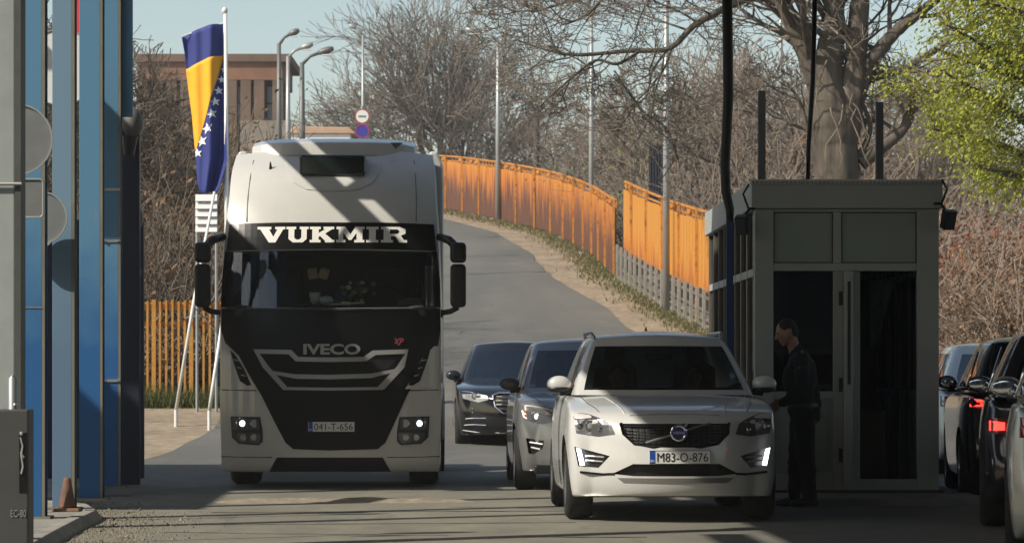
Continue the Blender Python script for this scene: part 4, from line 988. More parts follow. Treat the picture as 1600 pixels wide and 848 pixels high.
def box_shape(xs, ys, zs, fn):
    """closed box grid whose points are moved by fn(a, b, c)"""
    idx = {}; vs = []; fs = []
    nx, ny, nz = len(xs) - 1, len(ys) - 1, len(zs) - 1
    def g(i, j, k):
        if (i, j, k) not in idx: idx[(i, j, k)] = len(vs); vs.append(fn(xs[i], ys[j], zs[k]))
        return idx[(i, j, k)]
    for j in range(ny):
        for k in range(nz):
            fs.append((g(0, j, k), g(0, j, k + 1), g(0, j + 1, k + 1), g(0, j + 1, k))); fs.append((g(nx, j, k), g(nx, j + 1, k), g(nx, j + 1, k + 1), g(nx, j, k + 1)))
    for i in range(nx):
        for k in range(nz):
            fs.append((g(i, 0, k), g(i + 1, 0, k), g(i + 1, 0, k + 1), g(i, 0, k + 1))); fs.append((g(i, ny, k), g(i, ny, k + 1), g(i + 1, ny, k + 1), g(i + 1, ny, k)))
        for j in range(ny):
            fs.append((g(i, j, 0), g(i, j + 1, 0), g(i + 1, j + 1, 0), g(i + 1, j, 0))); fs.append((g(i, j, nz), g(i + 1, j, nz), g(i + 1, j + 1, nz), g(i, j + 1, nz)))
    mb = MB(); mb.add(vs, fs); return mb
def recess(bvh, poly, depth, rear=False, step=.12):
    mb = panel(bvh, poly, .25, depth, step, rear); return mb
def joined(mbs):
    r = MB()
    for m in mbs: r.add(m.v, m.f)
    return r
def boolean(me, cutter, mats):
    """me minus cutter; cut faces get material 1"""
    cm = cutter.mesh('cut', mats); cm.polygons.foreach_set('material_index', [1] * len(cm.polygons))
    bm = bmesh.new(); bm.from_mesh(cm); bmesh.ops.remove_doubles(bm, verts=bm.verts, dist=1e-5); bmesh.ops.recalc_face_normals(bm, faces=bm.faces); bm.to_mesh(cm); bm.free()
    co = bpy.data.objects.new('cut', cm); COL.objects.link(co)
    r = evalmesh(me, [('BOOLEAN', dict(operation='DIFFERENCE', object=co, solver='EXACT'))])
    bpy.data.objects.remove(co)
    return r
def smooth_angle(me, deg=40):
    me.polygons.foreach_set('use_smooth', [True] * len(me.polygons))
    try: me.set_sharp_from_angle(angle=math.radians(deg))
    except Exception: pass
def wheel(parent, x, y, r, w, side, rimm=M_rimal, dirt=M_tyre, spokes=5, zc=None):
    zc = r if zc is None else zc; h = w / 2
    mb = MB(); mb.lathe([(r * .62, -h), (r * .9, -h), (r * .985, -h * .72), (r, -h * .4), (r, h * .4), (r * .985, h * .72), (r * .9, h), (r * .62, h)], 36, 'x', (x, y, zc), close=True)
    t = mb.build('wheel', dirt, parent, smooth=True)
    s = side; mb = MB(); X = x + s * h * .8
    mb.lathe([(r * .63, -s * .06), (r * .63, s * .02), (r * .57, s * .02), (r * .55, -s * .05)], 30, 'x', (X, y, zc)); mb.lathe([(0, s * .0), (r * .14, 0), (r * .14, -s * .05)], 16, 'x', (X, y, zc))
    for k in range(spokes):
        a = 2 * math.pi * k / spokes; M = Matrix.Rotation(a, 3, 'X'); mb.obox(Vector((X - s * .02, y, zc)) + M @ Vector((0, 0, r * .36)), (.03, r * .16, r * .5), M)
    mb.build('rim', rimm, t); b = MB(); b.lathe([(0, -s * .06), (r * .6, -s * .06)], 24, 'x', (X, y, zc)); b.build('brake_disc', M_black, t)
    return t
def plate(parent, txt, x, z, bvh, w=.52, h=.112, rear=False, off=.03):
    y = ysurf(bvh, x, z, rear); sg = 1 if rear else -1
    y0 = min(ysurf(bvh, x + dx, z, rear) for dx in (-w / 2, 0, w / 2)) if not rear else y
    o = MB().box(-w / 2, w / 2, -.006, .006, -h / 2, h / 2).build('license_plate', M_plate, parent, bevel=.003); o.location = (x, y0 + sg * off, z)
    MB().box(-w / 2 + .004, -w / 2 + .052, -.0085, -.0065, -h / 2 + .004, h / 2 - .004).build('blue_band', M_plblue, o)
    fr = MB(); 
    for a in ((-w / 2, w / 2, -h / 2, -h / 2 + .004), (-w / 2, w / 2, h / 2 - .004, h / 2), (w / 2 - .004, w / 2, -h / 2, h / 2)): fr.box(a[0], a[1], -.0075, -.0062, a[2], a[3])
    fr.build('border', M_ptext, o)
    if txt:
        tx = mkobj('lettering', text_mesh(txt, w * .83, h * .66, M_ptext, .0015, bold=0.), o); tx.location = (.024, -.0085, 0)
        t2 = mkobj('lettering', text_mesh('BIH', .032, .022, M_plate, .001), o); t2.location = (-w / 2 + .027, -.0095, -h * .28)
    return o
def mirror(parent, side, x, y, z, m, mc=None, w=.2, h=.15):
    g = MB(); g.ell((x + side * w * .55, y, z), (w * .58, .07, h * .52), 16, 10)
    for i, v in enumerate(g.v):
        if v[1] > y + .03: g.v[i] = (v[0], y + .03, v[2])
    o = g.build('side_mirror', m, parent, smooth=True)
    MB().tube([(x - side * .06, y + .02, z - h * .45), (x + side * w * .5, y, z - h * .5)], [.03, .035], 8).build('mirror_arm', M_black, o, smooth=True)
    gl = MB(); gl.ell((x + side * w * .55, y + .032, z), (w * .5, .004, h * .43), 14, 8); gl.build('mirror_glass', mat('mirror_glass', (.6, .62, .63), .03, 1.), o, smooth=True)
    if mc: 
        lo = MB(); lo.ell((x + side * w * .55, y - .005, z - h * .3), (w * .56, .068, h * .25), 14, 8); lo.build('mirror_base', mc, o, smooth=True)
    return o

def make_car(label, spec, loc, rz, pm, group='cars', front=None, name='car'):
    """front at y=0 facing -y; z up; wheels on z=0"""
    t = thing(name, label, 'car', loc, rz, group); S = spec; L = S['L']
    xs = [-1, -.94, -.8, -.55, -.28, 0, .28, .55, .8, .94, 1]
    ysl = [0, .06, .16, .32, .55, .85, 1.2, 1.5, 1.9, 2.4, 2.9, 3.4, 3.9, 4.2, L - .3, L - .12, L - .03, L]; ysl = sorted(y for y in set(ysl) if y <= L)
    zsl = [0, .06, .18, .34, .5, .66, .82, .94, 1]
    zb = lambda y: itp(S['bot'], y)
    def shp(a, y0, c):
        zt = itp(S['top'], y0); zz = zb(y0) + c * (zt - zb(y0))
        if c > .5: zz -= S.get('crown', .05) * a * a * (c - .5) * 2 * (1 if y0 > .1 else .5)
        W = itp(S['plan'], y0) * itp(S['sec'], zz); x = a * W
        wf = max(0, 1 - y0 / .9) ** 2; wr = max(0, 1 - (L - y0) / .7) ** 2
        y = y0 + (itp(S['fp'], zz) + S['bow'] * abs(a) ** 2.4) * wf - (itp(S['rp'], zz) + S.get('rbow', .16) * abs(a) ** 2.6) * wr
        return (x, y, zz)
    body = evalmesh(box_shape(xs, ysl, zsl, shp).mesh('body', [pm, M_black]), [('SUBSURF', dict(levels=2, render_levels=2))])
    bv = bvh_of(body); cut = []
    r, w = S['wr'], S['ww']
    for y in S['wy']:
        for sx in (-1, 1):
            c = MB(); c.lathe([(r * 1.13, 0), (r * 1.13, 1.0)], 28, 'x', (sx * (S['W'] - w - .06) - (0 if sx > 0 else 1.0), y, r + .01))
            n = 28; c.f += [tuple(range(n - 1, -1, -1)), tuple(range(n, 2 * n))]; c.mi += [0, 0]; cut.append(c)
    for p, d, rear in S.get('recess', []): cut.append(recess(bv, p, d, rear))
    try: b2 = boolean(body, joined(cut), [pm, M_black])
    except Exception as e: print('boolean failed', e); b2 = body
    if len(b2.polygons) < 1000: print('boolean suspicious', label, len(b2.polygons)); b2 = body
    smooth_angle(b2, 38); bo = mkobj('body', b2, t)
    # cabin
    lv = [0, .06, .3, .62, .9, 1.0]; C = S['cab']; fr = [0, .4, .75, .945, 1.0]; sd = [.04, .14, .3, .44, .49, .66, .80, .90, .96]; rr = [1.0, .88, .6, .3, 0]
    rings = []
    for tt in lv + [1.03]:
        t1 = min(tt, 1.0); yf, yr = lerp(C['y0'], C['y1'], t1 ** .92), lerp(C['y3'], C['y2'], t1 ** 1.15); wz = lerp(C['z0'], C['z1'], t1) + (.03 if tt > 1 else 0)
        wd = lerp(C['w0'], C['w1'], t1 ** 1.25)
        ring = []
        sc = 1 if tt <= 1 else .975
        for f in fr: ring.append((f * wd * .93 * sc, yf + C['bow'] * f * f + (.02 if tt > 1 else 0), wz - (0.02 * f * f if t1 > .9 else 0)))
        yA = yf + C['bow'] + .07
        for f in sd: ring.append((wd * sc * (1 - .06 * abs(f - .4) ** 2 * 4), lerp(yA, yr - .16, f), wz - (.015 if t1 > .9 else 0) - .035 * max(0, f - .5) * t1))
        for f in rr: ring.append((f * wd * .9 * sc, yr - .14 * f * f - (.02 if tt > 1 else 0), wz - .02 * t1))
        rings.append(ring)
    n1 = len(rings[0]); full = []
    for rg in rings: full.append(rg + [(-x, y, z) for x, y, z in reversed(rg[1:-1])])
    N = len(full[0]); vs = [p for rg in full for p in rg]; fs = []; mi = []
    def cls(i, lvl):
        i = i if i < n1 - 1 else N - 1 - i
        if lvl in (0, len(lv) - 2, len(lv) - 1): return 0
        if i < 3: return 1
        if i < 5: return 0 if i < 4 else 0
        j = i - 5
        if j < len(sd) - 1:
            if sd[j] in (.44,): return 4
            return 0 if j >= len(sd) - 2 or j == 0 and lvl > 3 else 2
        if j == len(sd) - 1 or j == len(sd): return 0
        return 3
    for l_ in range(len(full) - 1):
        for i in range(N):
            fs.append((l_ * N + i, (l_) * N + (i + 1) % N, (l_ + 1) * N + (i + 1) % N, (l_ + 1) * N + i)); mi.append(cls(i, l_))
    # roof
    top = full[-1]; cxy = (0, (C['y1'] + C['y2']) / 2); base = (len(full) - 1) * N
    for q, (s_, dz) in enumerate(((.86, .025), (.6, .045), (.3, .055))):
        o = len(vs); vs += [(x * s_, cxy[1] + (y - cxy[1]) * s_, z + dz) for x, y, z in top]
        for i in range(N): fs.append((base + i, base + (i + 1) % N, o + (i + 1) % N, o + i)); mi.append(0)
        base = o
    vs.append((0, cxy[1], C['z1'] + .09)); 
    for i in range(N): fs.append((base + i, base + (i + 1) % N, len(vs) - 1)); mi.append(0)
    cb = MB(); cb.add(vs, fs); cb.mi = mi
    wm = S.get('wglass', M_wglass); sm = S.get('sglass', M_sglass)
    mats = [pm, wm, sm, sm, M_blk]
    cm = evalmesh(cb.mesh('cab', mats), [('SUBSURF', dict(levels=1, render_levels=1))])
    names = ['cabin_frame', 'windscreen', 'side_window', 'rear_window', 'door_pillar']
    vco = [v.co.copy() for v in cm.vertices]
    for k in range(5):
        groups = [[], []] if k in (2, 4) else [[]]
        for p in cm.polygons:
            if p.material_index == k: groups[(1 if p.center.x > 0 else 0) if len(groups) == 2 else 0].append(tuple(p.vertices))
        for fl_ in groups:
            if not fl_: continue
            use = sorted({i for f in fl_ for i in f}); rm = {a: b for b, a in enumerate(use)}
            m2 = MB(); m2.add([vco[i] for i in use], [tuple(rm[i] for i in f) for f in fl_]); m2.build(names[k], mats[k], t, smooth=True)
    # interior
    z0 = C['z0']; mi_ = MB(); mi_.box(-C['w0'] * .86, C['w0'] * .86, C['y0'] + .34, C['y3'] - .5, z0 - .06, z0 + .02); io = mi_.build('interior', M_dash, t)
    dsh = MB(); dsh.prism([(-C['w0'] * .8, z0), (C['w0'] * .8, z0), (C['w0'] * .72, z0 + .07), (-C['w0'] * .72, z0 + .07)], C['y0'] + .32, C['y0'] + .75); dsh.build('dashboard', M_dash, t, bevel=.02)
    for sx in (-1, 1):
        se = MB(); se.prism([(sx * .38 + x, z) for x, z in [(-.22, z0 - .1), (.22, z0 - .1), (.2, z0 + .26), (.1, z0 + .3), (.1, z0 + .45), (-.1, z0 + .45), (-.1, z0 + .3), (-.2, z0 + .26)]], C['y0'] + 1.35, C['y0'] + 1.5); se.build('front_seat', M_seat, t, bevel=.03)
    sw = MB(); sw.lathe([(.165, -.012), (.185, 0), (.165, .012)], 20, 'y', (.36, C['y0'] + .85, z0 + .04), close=True); sw.build('steering_wheel', M_black, t)
    for y in S['wy']:
        for sx in (-1, 1): wheel(t, sx * (S['W'] - w / 2 - .015), y, r, w, sx, S.get('rim', M_rimal))
    mirror(t, 1, C['w0'] * .97, C['y0'] + .52, z0 + .1, S.get('mir', pm), S.get('mirb')); mirror(t, -1, C['w0'] * .97 * -1, C['y0'] + .52, z0 + .1, S.get('mir', pm), S.get('mirb'))
    # door gaps along the flanks
    MB().box(-S['W'] * .86, S['W'] * .86, S['wy'][0], S['wy'][1], S['bot'][0][1] - .04, S['bot'][0][1] + .06).build('underbody', M_black, t)
    return t, bv
def pxpoly(pts, cxp, s): return [((x - cxp) / s, CH + (HZ - y) / s) for x, y in pts]
def lampset(t, bv, poly, on=None, proj=None, dark=M_lampbase, rear=False, name='headlight'):
    h = panel_obj(bv, poly, name, dark, t, .004, .01, .05, rear)
    if proj:
        for (x, z, r, m) in proj:
            y = ysurf(bv, x, z, rear); sg = 1 if rear else -1
            q = MB(); q.lathe([(r, sg * .004), (r * .92, sg * .016), (r * .7, sg * .018)], 20, 'y', (x, y, z)); q.build('lamp_ring', M_refl, h)
            q = MB(); q.ell((x, y + sg * .006, z), (r * .74, .012, r * .74), 14, 8); q.build('lamp_lens', m, h, smooth=True)
    return h
# ------------------------------------------------------------------ the white SUV
def suv_spec(**k):
    S = dict(L=4.64, W=.955, bot=[(0, .24), (.5, .21), (4.2, .22), (4.64, .34)], top=[(0, .86), (.12, .96), (.3, 1.012), (.6, 1.055), (1.25, 1.14), (1.6, 1.155), (3.6, 1.17), (4.3, 1.15), (4.64, 1.07)],
             plan=[(0, .74), (.06, .80), (.16, .875), (.35, .93), (.8, .955), (1.2, .955), (3.6, .955), (4.2, .91), (4.5, .84), (4.64, .76)],
             sec=[(.2, .955), (.35, .985), (.55, 1), (.8, 1.), (.95, .985), (1.15, .94)], fp=[(.2, .1), (.3, .03), (.42, .0), (.58, .0), (.74, .012), (.88, .055), (1.01, .14)], rp=[(.2, .12), (.4, .0), (.6, 0), (.75, .06), (1.1, .10)], bow=.34, crown=.05,
             wr=.355, ww=.24, wy=(.93, 3.70), cab=dict(z0=1.12, z1=1.645, y0=1.16, y1=1.98, y2=3.95, y3=4.52, w0=.875, w1=.665, bow=.22), recess=[])
    S.update(k); return S
s, c0 = 178., 1054.
PV = lambda pts: pxpoly(pts, c0, s)
def sym(pts): return pts
gr = PV([(967, 668), (1141, 668), (1137, 684), (1120, 700), (1092, 705), (1016, 705), (988, 700), (971, 684)])
lo = PV([(986, 731), (1122, 731), (1154, 747), (1120, 750), (988, 750), (954, 747)])
fogL = PV([(897, 705), (951, 719), (934, 738), (903, 736)]); fogR = mir(fogL)
M_vw = paint('white_car_paint', (.60, .60, .58), .26)
spec = suv_spec(recess=[(gr, .05, False), (lo, .06, False), (fogL, .03, False), (fogR, .03, False)], mirb=M_black)
VL = ((c0 + 4 - 800) / s, F / s, RZ)
car, bv = make_car('white SUV with a diagonal grille bar, stopped beside the policeman', spec, VL, AX, M_vw)
# grille mesh inside the recess
g = MB(); zlo, zhi = min(z for x, z in gr), max(z for x, z in gr)
for i in range(7):
    z = lerp(zlo + .02, zhi - .02, i / 6); hw = itp([(0, .24), (.15, .36), (.45, .45), (1, .47)], (z - zlo) / (zhi - zlo))
    pts = on_front(bv, [(x, z) for x in [hw * q / 6 for q in range(-6, 7)]], -.035); g.tube(pts, .006, 4)
for i in range(-9, 10):
    x = i * .05; zz = zlo + .01 + .06 * (abs(i) / 9) ** 2; pts = on_front(bv, [(x, zz), (x, (zz + zhi) / 2), (x, zhi - .01)], -.035); g.tube(pts, .005, 4)
go = g.build('grille', mat('grille_black', (.02, .02, .021), .35), car)
b_ = MB(); b_.tube(on_front(bv, PV([(1005, 698), (1030, 690), (1056, 682), (1082, 674), (1108, 667)]), .012), .011, 6); b_.build('diagonal_bar', M_satin, go)
gt_ = MB(); ring = gr + [gr[0]]; gt_.tube(on_front(bv, ring, .002), .009, 6); gt_.build('grille_surround', M_blk, go)
x, z = PV([(1057, 682)])[0]; y = ysurf(bv, x, z)
e = MB(); e.lathe([(.052, -.03), (.075, -.03), (.078, -.015), (.052, -.015)], 26, 'y', (x, y, z), close=True); em = e.build('emblem', M_chrome, go, smooth=True)
e = MB(); e.lathe([(0, -.024), (.053, -.024), (.053, -.01)], 26, 'y', (x, y, z)); e.build('emblem_disc', mat('emblem_blue', (.03, .035, .16), .3), em)
e = MB().box(x - .07, x + .07, y - .032, y - .026, z - .018, z + .018); e.build('emblem_band', mat('emblem_band', (.05, .06, .30), .3), em)
tx = mkobj('lettering', text_mesh('VOLVO', .1, .022, M_plate, .001), em); tx.location = (x, y - .0335, z)
e = MB(); e.tube([(x + .05, y - .02, z + .05), (x + .075, y - .02, z + .078)], .012, 6); e.build('emblem_arrow', M_chrome, em)
hl = PV([(896, 657), (905, 652), (919, 653), (940, 661), (953, 669), (959, 685), (934, 689), (900, 684)])
for P, sgn in ((hl, -1), (mir(hl), 1)):
    xc = sgn * (1054 - 922) / s; lampset(car, bv, P, proj=[(xc, PV([(0, 672)])[0][1], .052, mat('lens_clear', (.45, .46, .47), .08, .3)), (xc + sgn * .09, PV([(0, 673)])[0][1], .03, M_refl), (xc - sgn * .085, PV([(0, 678)])[0][1], .026, M_refl)])
for P, sgn in ((fogL, -1), (fogR, 1)):
    k = PV([(900, 707), (907, 709), (913, 734), (906, 735)]); k = k if sgn < 0 else mir(k)
    panel_obj(bv, k, 'daytime_light', M_drl, car, .002, .03)
    for q in (0.3, .62):
        z = lerp(PV([(0, 713)])[0][1], PV([(0, 735)])[0][1], q); xa, xb = sgn * (1054 - 914) / s, sgn * (1054 - lerp(945, 938, q)) / s
        f_ = MB(); f_.tube(on_front(bv, [(xa, z), ((xa + xb) / 2, z - .005), (xb, z - .01)], -.012), .009, 5); f_.build('fog_slat', M_satin, car)
lip = PV([(930, 752), (990, 757), (1054, 758), (1118, 757), (1178, 752)]); panel_obj(bv, PV([(962, 753), (1146, 753), (1136, 761), (972, 761)]), 'chin_strip', M_satin, car, .004, .01, .05)
for pts in ([(906, 745), (940, 748), (958, 747)],):
    for mm in (0, 1):
        q = PV(pts); q = mir(q) if mm else q; l_ = MB(); l_.tube(on_front(bv, q, .002), .011, 5); l_.build('intake_line', M_blk, car)
plate(car, 'M83-O-876', (1058 - c0) / s, PV([(0, 720)])[0][1], bv, .54, .118)
# roof rails and details
for sx in (-1, 1):
    q = MB(); q.tube([(sx * .60, 2.2, 1.655), (sx * .62, 2.4, 1.705), (sx * .62, 3.5, 1.705), (sx * .6, 3.75, 1.66)], .016, 8); q.build('roof_rail', M_satin, car, smooth=True)
q = MB(); q.prism([(-.02, 1.70), (.02, 1.70), (.0, 1.78)], 3.6, 3.75); q.build('roof_antenna', M_black, car)
for sx in (-1, 1):
    q = MB(); q.tube([(sx * .12 - .05, 1.34, 1.15), (sx * .3 + .1, 1.36, 1.155), (sx * .3 + .28, 1.42, 1.15)], .009, 5); q.build('wiper', M_black, car)
q = MB(); q.box(-.13, .13, 1.98, 2.03, 1.44, 1.5); q.build('rear_view_mirror', M_black, car, bevel=.015)
hv = MB(); hv.tube(on_front(bv, [(-.40, .945), (-.2, .955), (0, .957), (.2, .955), (.40, .945)], .001), .004, 4); hv.build('bonnet_gap', M_black, car)
def hood_lines(t, bv, lines, r, m, name, off=.0):
    for L_ in lines:
        for sx in (-1, 1):
            pts = []
            for i in range(len(L_) - 1):
                for k in range(6):
                    x, y = lerp(L_[i][0], L_[i + 1][0], k / 5), lerp(L_[i][1], L_[i + 1][1], k / 5); h = bv.ray_cast(Vector((sx * x, y, 4)), Vector((0, 0, -1)))
                    if h[0] is not None: pts.append(h[0] + Vector((0, 0, off)))
            if len(pts) > 2: q = MB(); q.tube(pts, r, 5); q.build(name, m, t, smooth=True)
hood_lines(car, bv, [[(.66, .42), (.74, .8), (.78, 1.3)]], .0035, M_black, 'bonnet_gap', .001)
hood_lines(car, bv, [[(.44, .3), (.50, .7), (.58, 1.2)]], .010, M_vw, 'bonnet_crease', -.003)
# ------------------------------------------------------------------ grey crossover behind
s2, c2 = 141., 935.
P2 = lambda pts: pxpoly(pts, c2, s2)
M_cx = paint('grey_car_paint', (.20, .205, .205), .22, .35)
gr2 = P2([(878, 668), (992, 668), (985, 700), (960, 712), (910, 712), (885, 700)])
fog2 = P2([(824, 690), (852, 694), (850, 706), (836, 716), (828, 714)])
sp2 = suv_spec(L=4.55, W=.92, recess=[(gr2, .05, False), (fog2, .03, False), (mir(fog2), .03, False)], plan=[(0, .66), (.06, .72), (.16, .79), (.35, .86), (.8, .915), (3.6, .92), (4.2, .89), (4.55, .74)], bow=.40,
               top=[(0, .88), (.12, .97), (.3, 1.03), (.6, 1.07), (1.25, 1.13), (1.6, 1.15), (3.6, 1.15), (4.3, 1.12), (4.55, 1.04)], mir=mat('dark_mirror', (.07, .072, .072), .3), wy=(.92, 3.62),
               cab=dict(z0=1.10, z1=1.66, y0=1.14, y1=2.02, y2=3.8, y3=4.45, w0=.85, w1=.655, bow=.22))
mz, bv2 = make_car('grey crossover with one headlight lit, behind the white SUV', sp2, ((c2 - 800) / s2, F / s2, RZ), AX, M_cx)
h2 = P2([(818, 645), (832, 648), (866, 655), (868, 663), (850, 668), (824, 662)])
lampset(mz, bv2, h2, proj=[((842 - c2) / s2, P2([(0, 656)])[0][1], .05, M_on)]); lampset(mz, bv2, mir(h2), proj=[(-(842 - c2) / s2, P2([(0, 656)])[0][1], .05, M_on)])
am = P2([(817, 646), (824, 647), (826, 660), (820, 657)]); panel_obj(bv2, am, 'indicator', mat('amber_lens', (.6, .16, .01), .25), mz, .007, .01)
gm = MB(); gm.tube(on_front(bv2, gr2 + [gr2[0]], .004), .012, 6); gm.build('grille_surround', M_satin, mz)
for z in (.30, .55, .8):
    zz = lerp(min(q[1] for q in gr2), max(q[1] for q in gr2), z); gm = MB(); gm.tube(on_front(bv2, [(x * .1, zz) for x in range(-3, 4)], -.03), .012, 4); gm.build('grille_bar', M_black, mz)
for sg in (-1, 1):
    for k, (a, b) in enumerate((((830, 697), (850, 700)), ((832, 705), (846, 708)))):
        q = P2([a, b]); q = mir(q) if sg > 0 else q; f_ = MB(); f_.tube(on_front(bv2, q, -.012), .012, 5); f_.build('fog_slat', M_satin, mz)
MB().box(-.7, .7, .16, .3, .2, .3).build('lower_trim', M_black, mz, bevel=.02)
plate(mz, '', 0, .56, bv2)
hood_lines(mz, bv2, [[(.62, .45), (.72, .8), (.76, 1.25)]], .0035, M_black, 'bonnet_gap', .001)
hood_lines(mz, bv2, [[(.4, .3), (.45, .7), (.55, 1.2)]], .010, M_cx, 'bonnet_crease', -.003)
# ------------------------------------------------------------------ black saloon farther back
s3, c3_ = 106., 812.; d3 = F / s3; g3 = ground_h((c3_ - 800) / s3, d3) + RZ
P3 = lambda pts: [((x - c3_) / s3, CH + (HZ - y) / s3 - g3) for x, y in pts]
M_mb = paint('black_car_paint', (.012, .014, .017), .14, .3)
gr3 = P3([(770, 617), (780, 613), (812, 613), (844, 613), (854, 617), (850, 635), (838, 645), (786, 645), (774, 635)])
sp3 = suv_spec(L=5.0, W=.955, recess=[(gr3, .04, False)], bot=[(0, .2), (.5, .18), (4.5, .2), (5.0, .32)], top=[(0, .74), (.12, .84), (.35, .91), (.7, .96), (1.35, 1.03), (1.8, 1.04), (4.2, 1.05), (4.8, 1.02), (5.0, .93)],
               plan=[(0, .72), (.06, .78), (.16, .85), (.35, .90), (.8, .945), (4., .955), (4.6, .9), (5.0, .76)], wr=.355, ww=.25, wy=(.92, 4.05), mir=M_mb,
               cab=dict(z0=1.0, z1=1.57, y0=1.42, y1=2.3, y2=3.75, y3=4.6, w0=.87, w1=.64, bow=.22), wglass=glass('blue_windscreen', (.20, .27, .32), .01, .10))
ms, bv3 = make_car('black saloon with chrome grille, third car in the queue', sp3, ((c3_ - 800) / s3, d3, g3), AX, M_mb); ms.rotation_euler.x = -.015
gm = MB(); gm.tube(on_front(bv3, gr3 + [gr3[0]], .006), .014, 6); gm.build('grille_surround', M_chrome, ms)
for z in (.2, .42, .62, .82):
    zz = lerp(min(q[1] for q in gr3), max(q[1] for q in gr3), z); hw = itp([(0, .28), (.5, .36), (1, .33)], z)
    gm = MB(); gm.tube(on_front(bv3, [(hw * q / 4, zz) for q in range(-4, 5)], -.015), .010, 4); gm.build('grille_bar', M_chrome, ms)
h3 = P3([(722, 610), (735, 611), (762, 618), (763, 624), (748, 628), (724, 622)])
for P in (h3, mir(h3)): lampset(ms, bv3, P, dark=mat('bright_lamp', (.45, .46, .47), .2, .5), proj=[(sum(q[0] for q in P) / 6, P3([(0, 618)])[0][1], .05, mat('lens_bright', (.8, .8, .8), .1, .6))])
for a in ([(728, 654), (740, 653), (760, 653)], [(726, 664), (742, 663), (760, 664)], [(724, 672), (745, 675), (780, 676), (812, 676)]):
    for mm in (0, 1):
        q = P3(a); q = mir(q) if mm else q; gm = MB(); gm.tube(on_front(bv3, q, .004), .009, 5); gm.build('chrome_strip', M_chrome, ms)
lo3 = P3([(766, 655), (776, 652), (848, 652), (858, 655), (868, 672), (756, 672)]); panel_obj(bv3, lo3, 'air_intake', M_black, ms, .004, .01)
for px in ((740, 640),):
    for yy in (638, 644): 
        x, z = P3([(739, yy)])[0]; q = MB(); q.ell((x, ysurf(bv3, x, z), z), (.012, .008, .014), 8, 6); q.build('sensor', M_chrome, ms)
# ------------------------------------------------------------------ cars leaving on the right
def rear_car(label, spec, rear_xy, rz, pm, lampz, lit=True, lampw=.34):
    L = spec['L']; c, s_ = math.cos(rz), math.sin(rz)      # heading away: local y axis (front to rear) points to the viewer
    ang = math.pi + rz; R = Matrix.Rotation(ang, 3, 'Z'); loc = Vector((rear_xy[0], rear_xy[1], RZ)) - R @ Vector((0, L, 0))
    t, b = make_car(label, spec, loc, ang, pm)
    for sg in (-1, 1):
        x0 = spec['W'] * .50 * sg; x1 = spec['W'] * .93 * sg
        P = [(x0, lampz - .04), (x1, lampz - .05), (x1, lampz + .09), (x0 + sg * .05, lampz + .06)]
        if sg < 0: P = list(reversed(P))
        h = panel_obj(b, P, 'tail_light', M_tailoff, t, .008, .02, .05, True)
        if lit:
            for f0, f1 in ((.08, .42), (.6, .92)):
                a0, a1 = lerp(x0, x1, f0), lerp(x0, x1, f1); Q = [(a0, lampz - .02), (a1, lampz - .025), (a1, lampz + .06), (a0, lampz + .045)]
                if sg < 0: Q = list(reversed(Q))
                panel_obj(b, Q, 'lit_segment', M_tail, h, .014, .004, .05, True)
    bar = [(-.5, .36), (.5, .36), (.48, .44), (-.48, .44)]; panel_obj(b, bar, 'rear_diffuser', M_black, t, .006, .02, .08, True)
    for sg in (-1, 1):
        P = [(sg * .52, .45), (sg * .76, .46), (sg * .76, .50), (sg * .52, .49)]; panel_obj(b, P if sg > 0 else list(reversed(P)), 'reflector', M_tailoff, t, .006, .01, .08, True)
    for sx in (-1, 1):
        q = MB(); C = spec['cab']; y = spec['wy']; q.tube([(sx * C['w0'] * .985, C['y0'] + .4, C['z0'] + .035), (sx * (C['w0'] + .012), 2.2, C['z0'] + .035), (sx * C['w0'] * .99, C['y3'] - .55, C['z0'] + .05), (sx * C['w1'] * 1.12, C['y2'] - .1, C['z1'] - .1)], .014, 6); q.build('window_trim', M_chrome, t, smooth=True)
    return t, b
M_dk = paint('dark_plum_paint', (.022, .018, .024), .16, .2); M_bk = paint('deep_black_paint', (.008, .008, .009), .16, .1); M_pale = paint('pale_silver_paint', (.48, .52, .52), .25, .3); M_slv = paint('silver_paint', (.52, .52, .48), .25, .35)
M_sg2 = glass('clear_side_glass', (.4, .46, .47), .01, .12)
rear_car('dark SUV with bright red tail light, right lane behind the silver car edge', suv_spec(), (4.84, 25.6), -.16, M_dk, .86)
rear_car('black car ahead of the dark SUV, one red tail light showing', suv_spec(top=sp2['top']), (5.55, 31.3), -.09, M_bk, 1.0)
rear_car('pale silver car with bright side windows, far right lane', suv_spec(sglass=M_sg2), (6.2, 38.2), -.06, M_pale, .95, False)
rear_car('pale car farthest ahead in the right lane, only its roof showing', suv_spec(sglass=M_sg2), (7.3, 43), -.06, M_pale, .95, False)
sc, bsc = rear_car('silver car cut off by the right edge of the picture', suv_spec(), (4.09, 19.6), -.17, M_slv, .95, False)
# ================================================================== TRUCK
s, c0 = 137., 515.; dT = F / s
PT = lambda pts: pxpoly(pts, c0, s)
tz = lambda py: CH + (HZ - py) / s
tx_ = lambda px: (px - c0) / s
M_tw = paint('truck_white', (.57, .565, .53), .35); M_tg = mat('truck_grey_plastic', (.27, .27, .26), .5, var=.1); M_tb = mat('truck_black', (.004, .0042, .0044), .3, coat=.0, spec=.25)
truck = thing('lorry', 'white lorry tractor with black front mask, facing the viewer', 'truck', ((c0 - 800) / s, dT, RZ), AX * .35)
FPt = [(.1, .12), (.25, .02), (.45, .0), (1.0, .0), (1.6, .02), (2.0, .05), (2.7, .22), (2.98, .31), (3.25, .44), (3.5, .60), (3.72, .80), (3.92, 1.1)]
SEC = [(.15, .985), (.9, 1.0), (2.0, 1.0), (2.7, .985), (3.0, .972), (3.4, .945), (3.65, .945), (3.95, .905)]
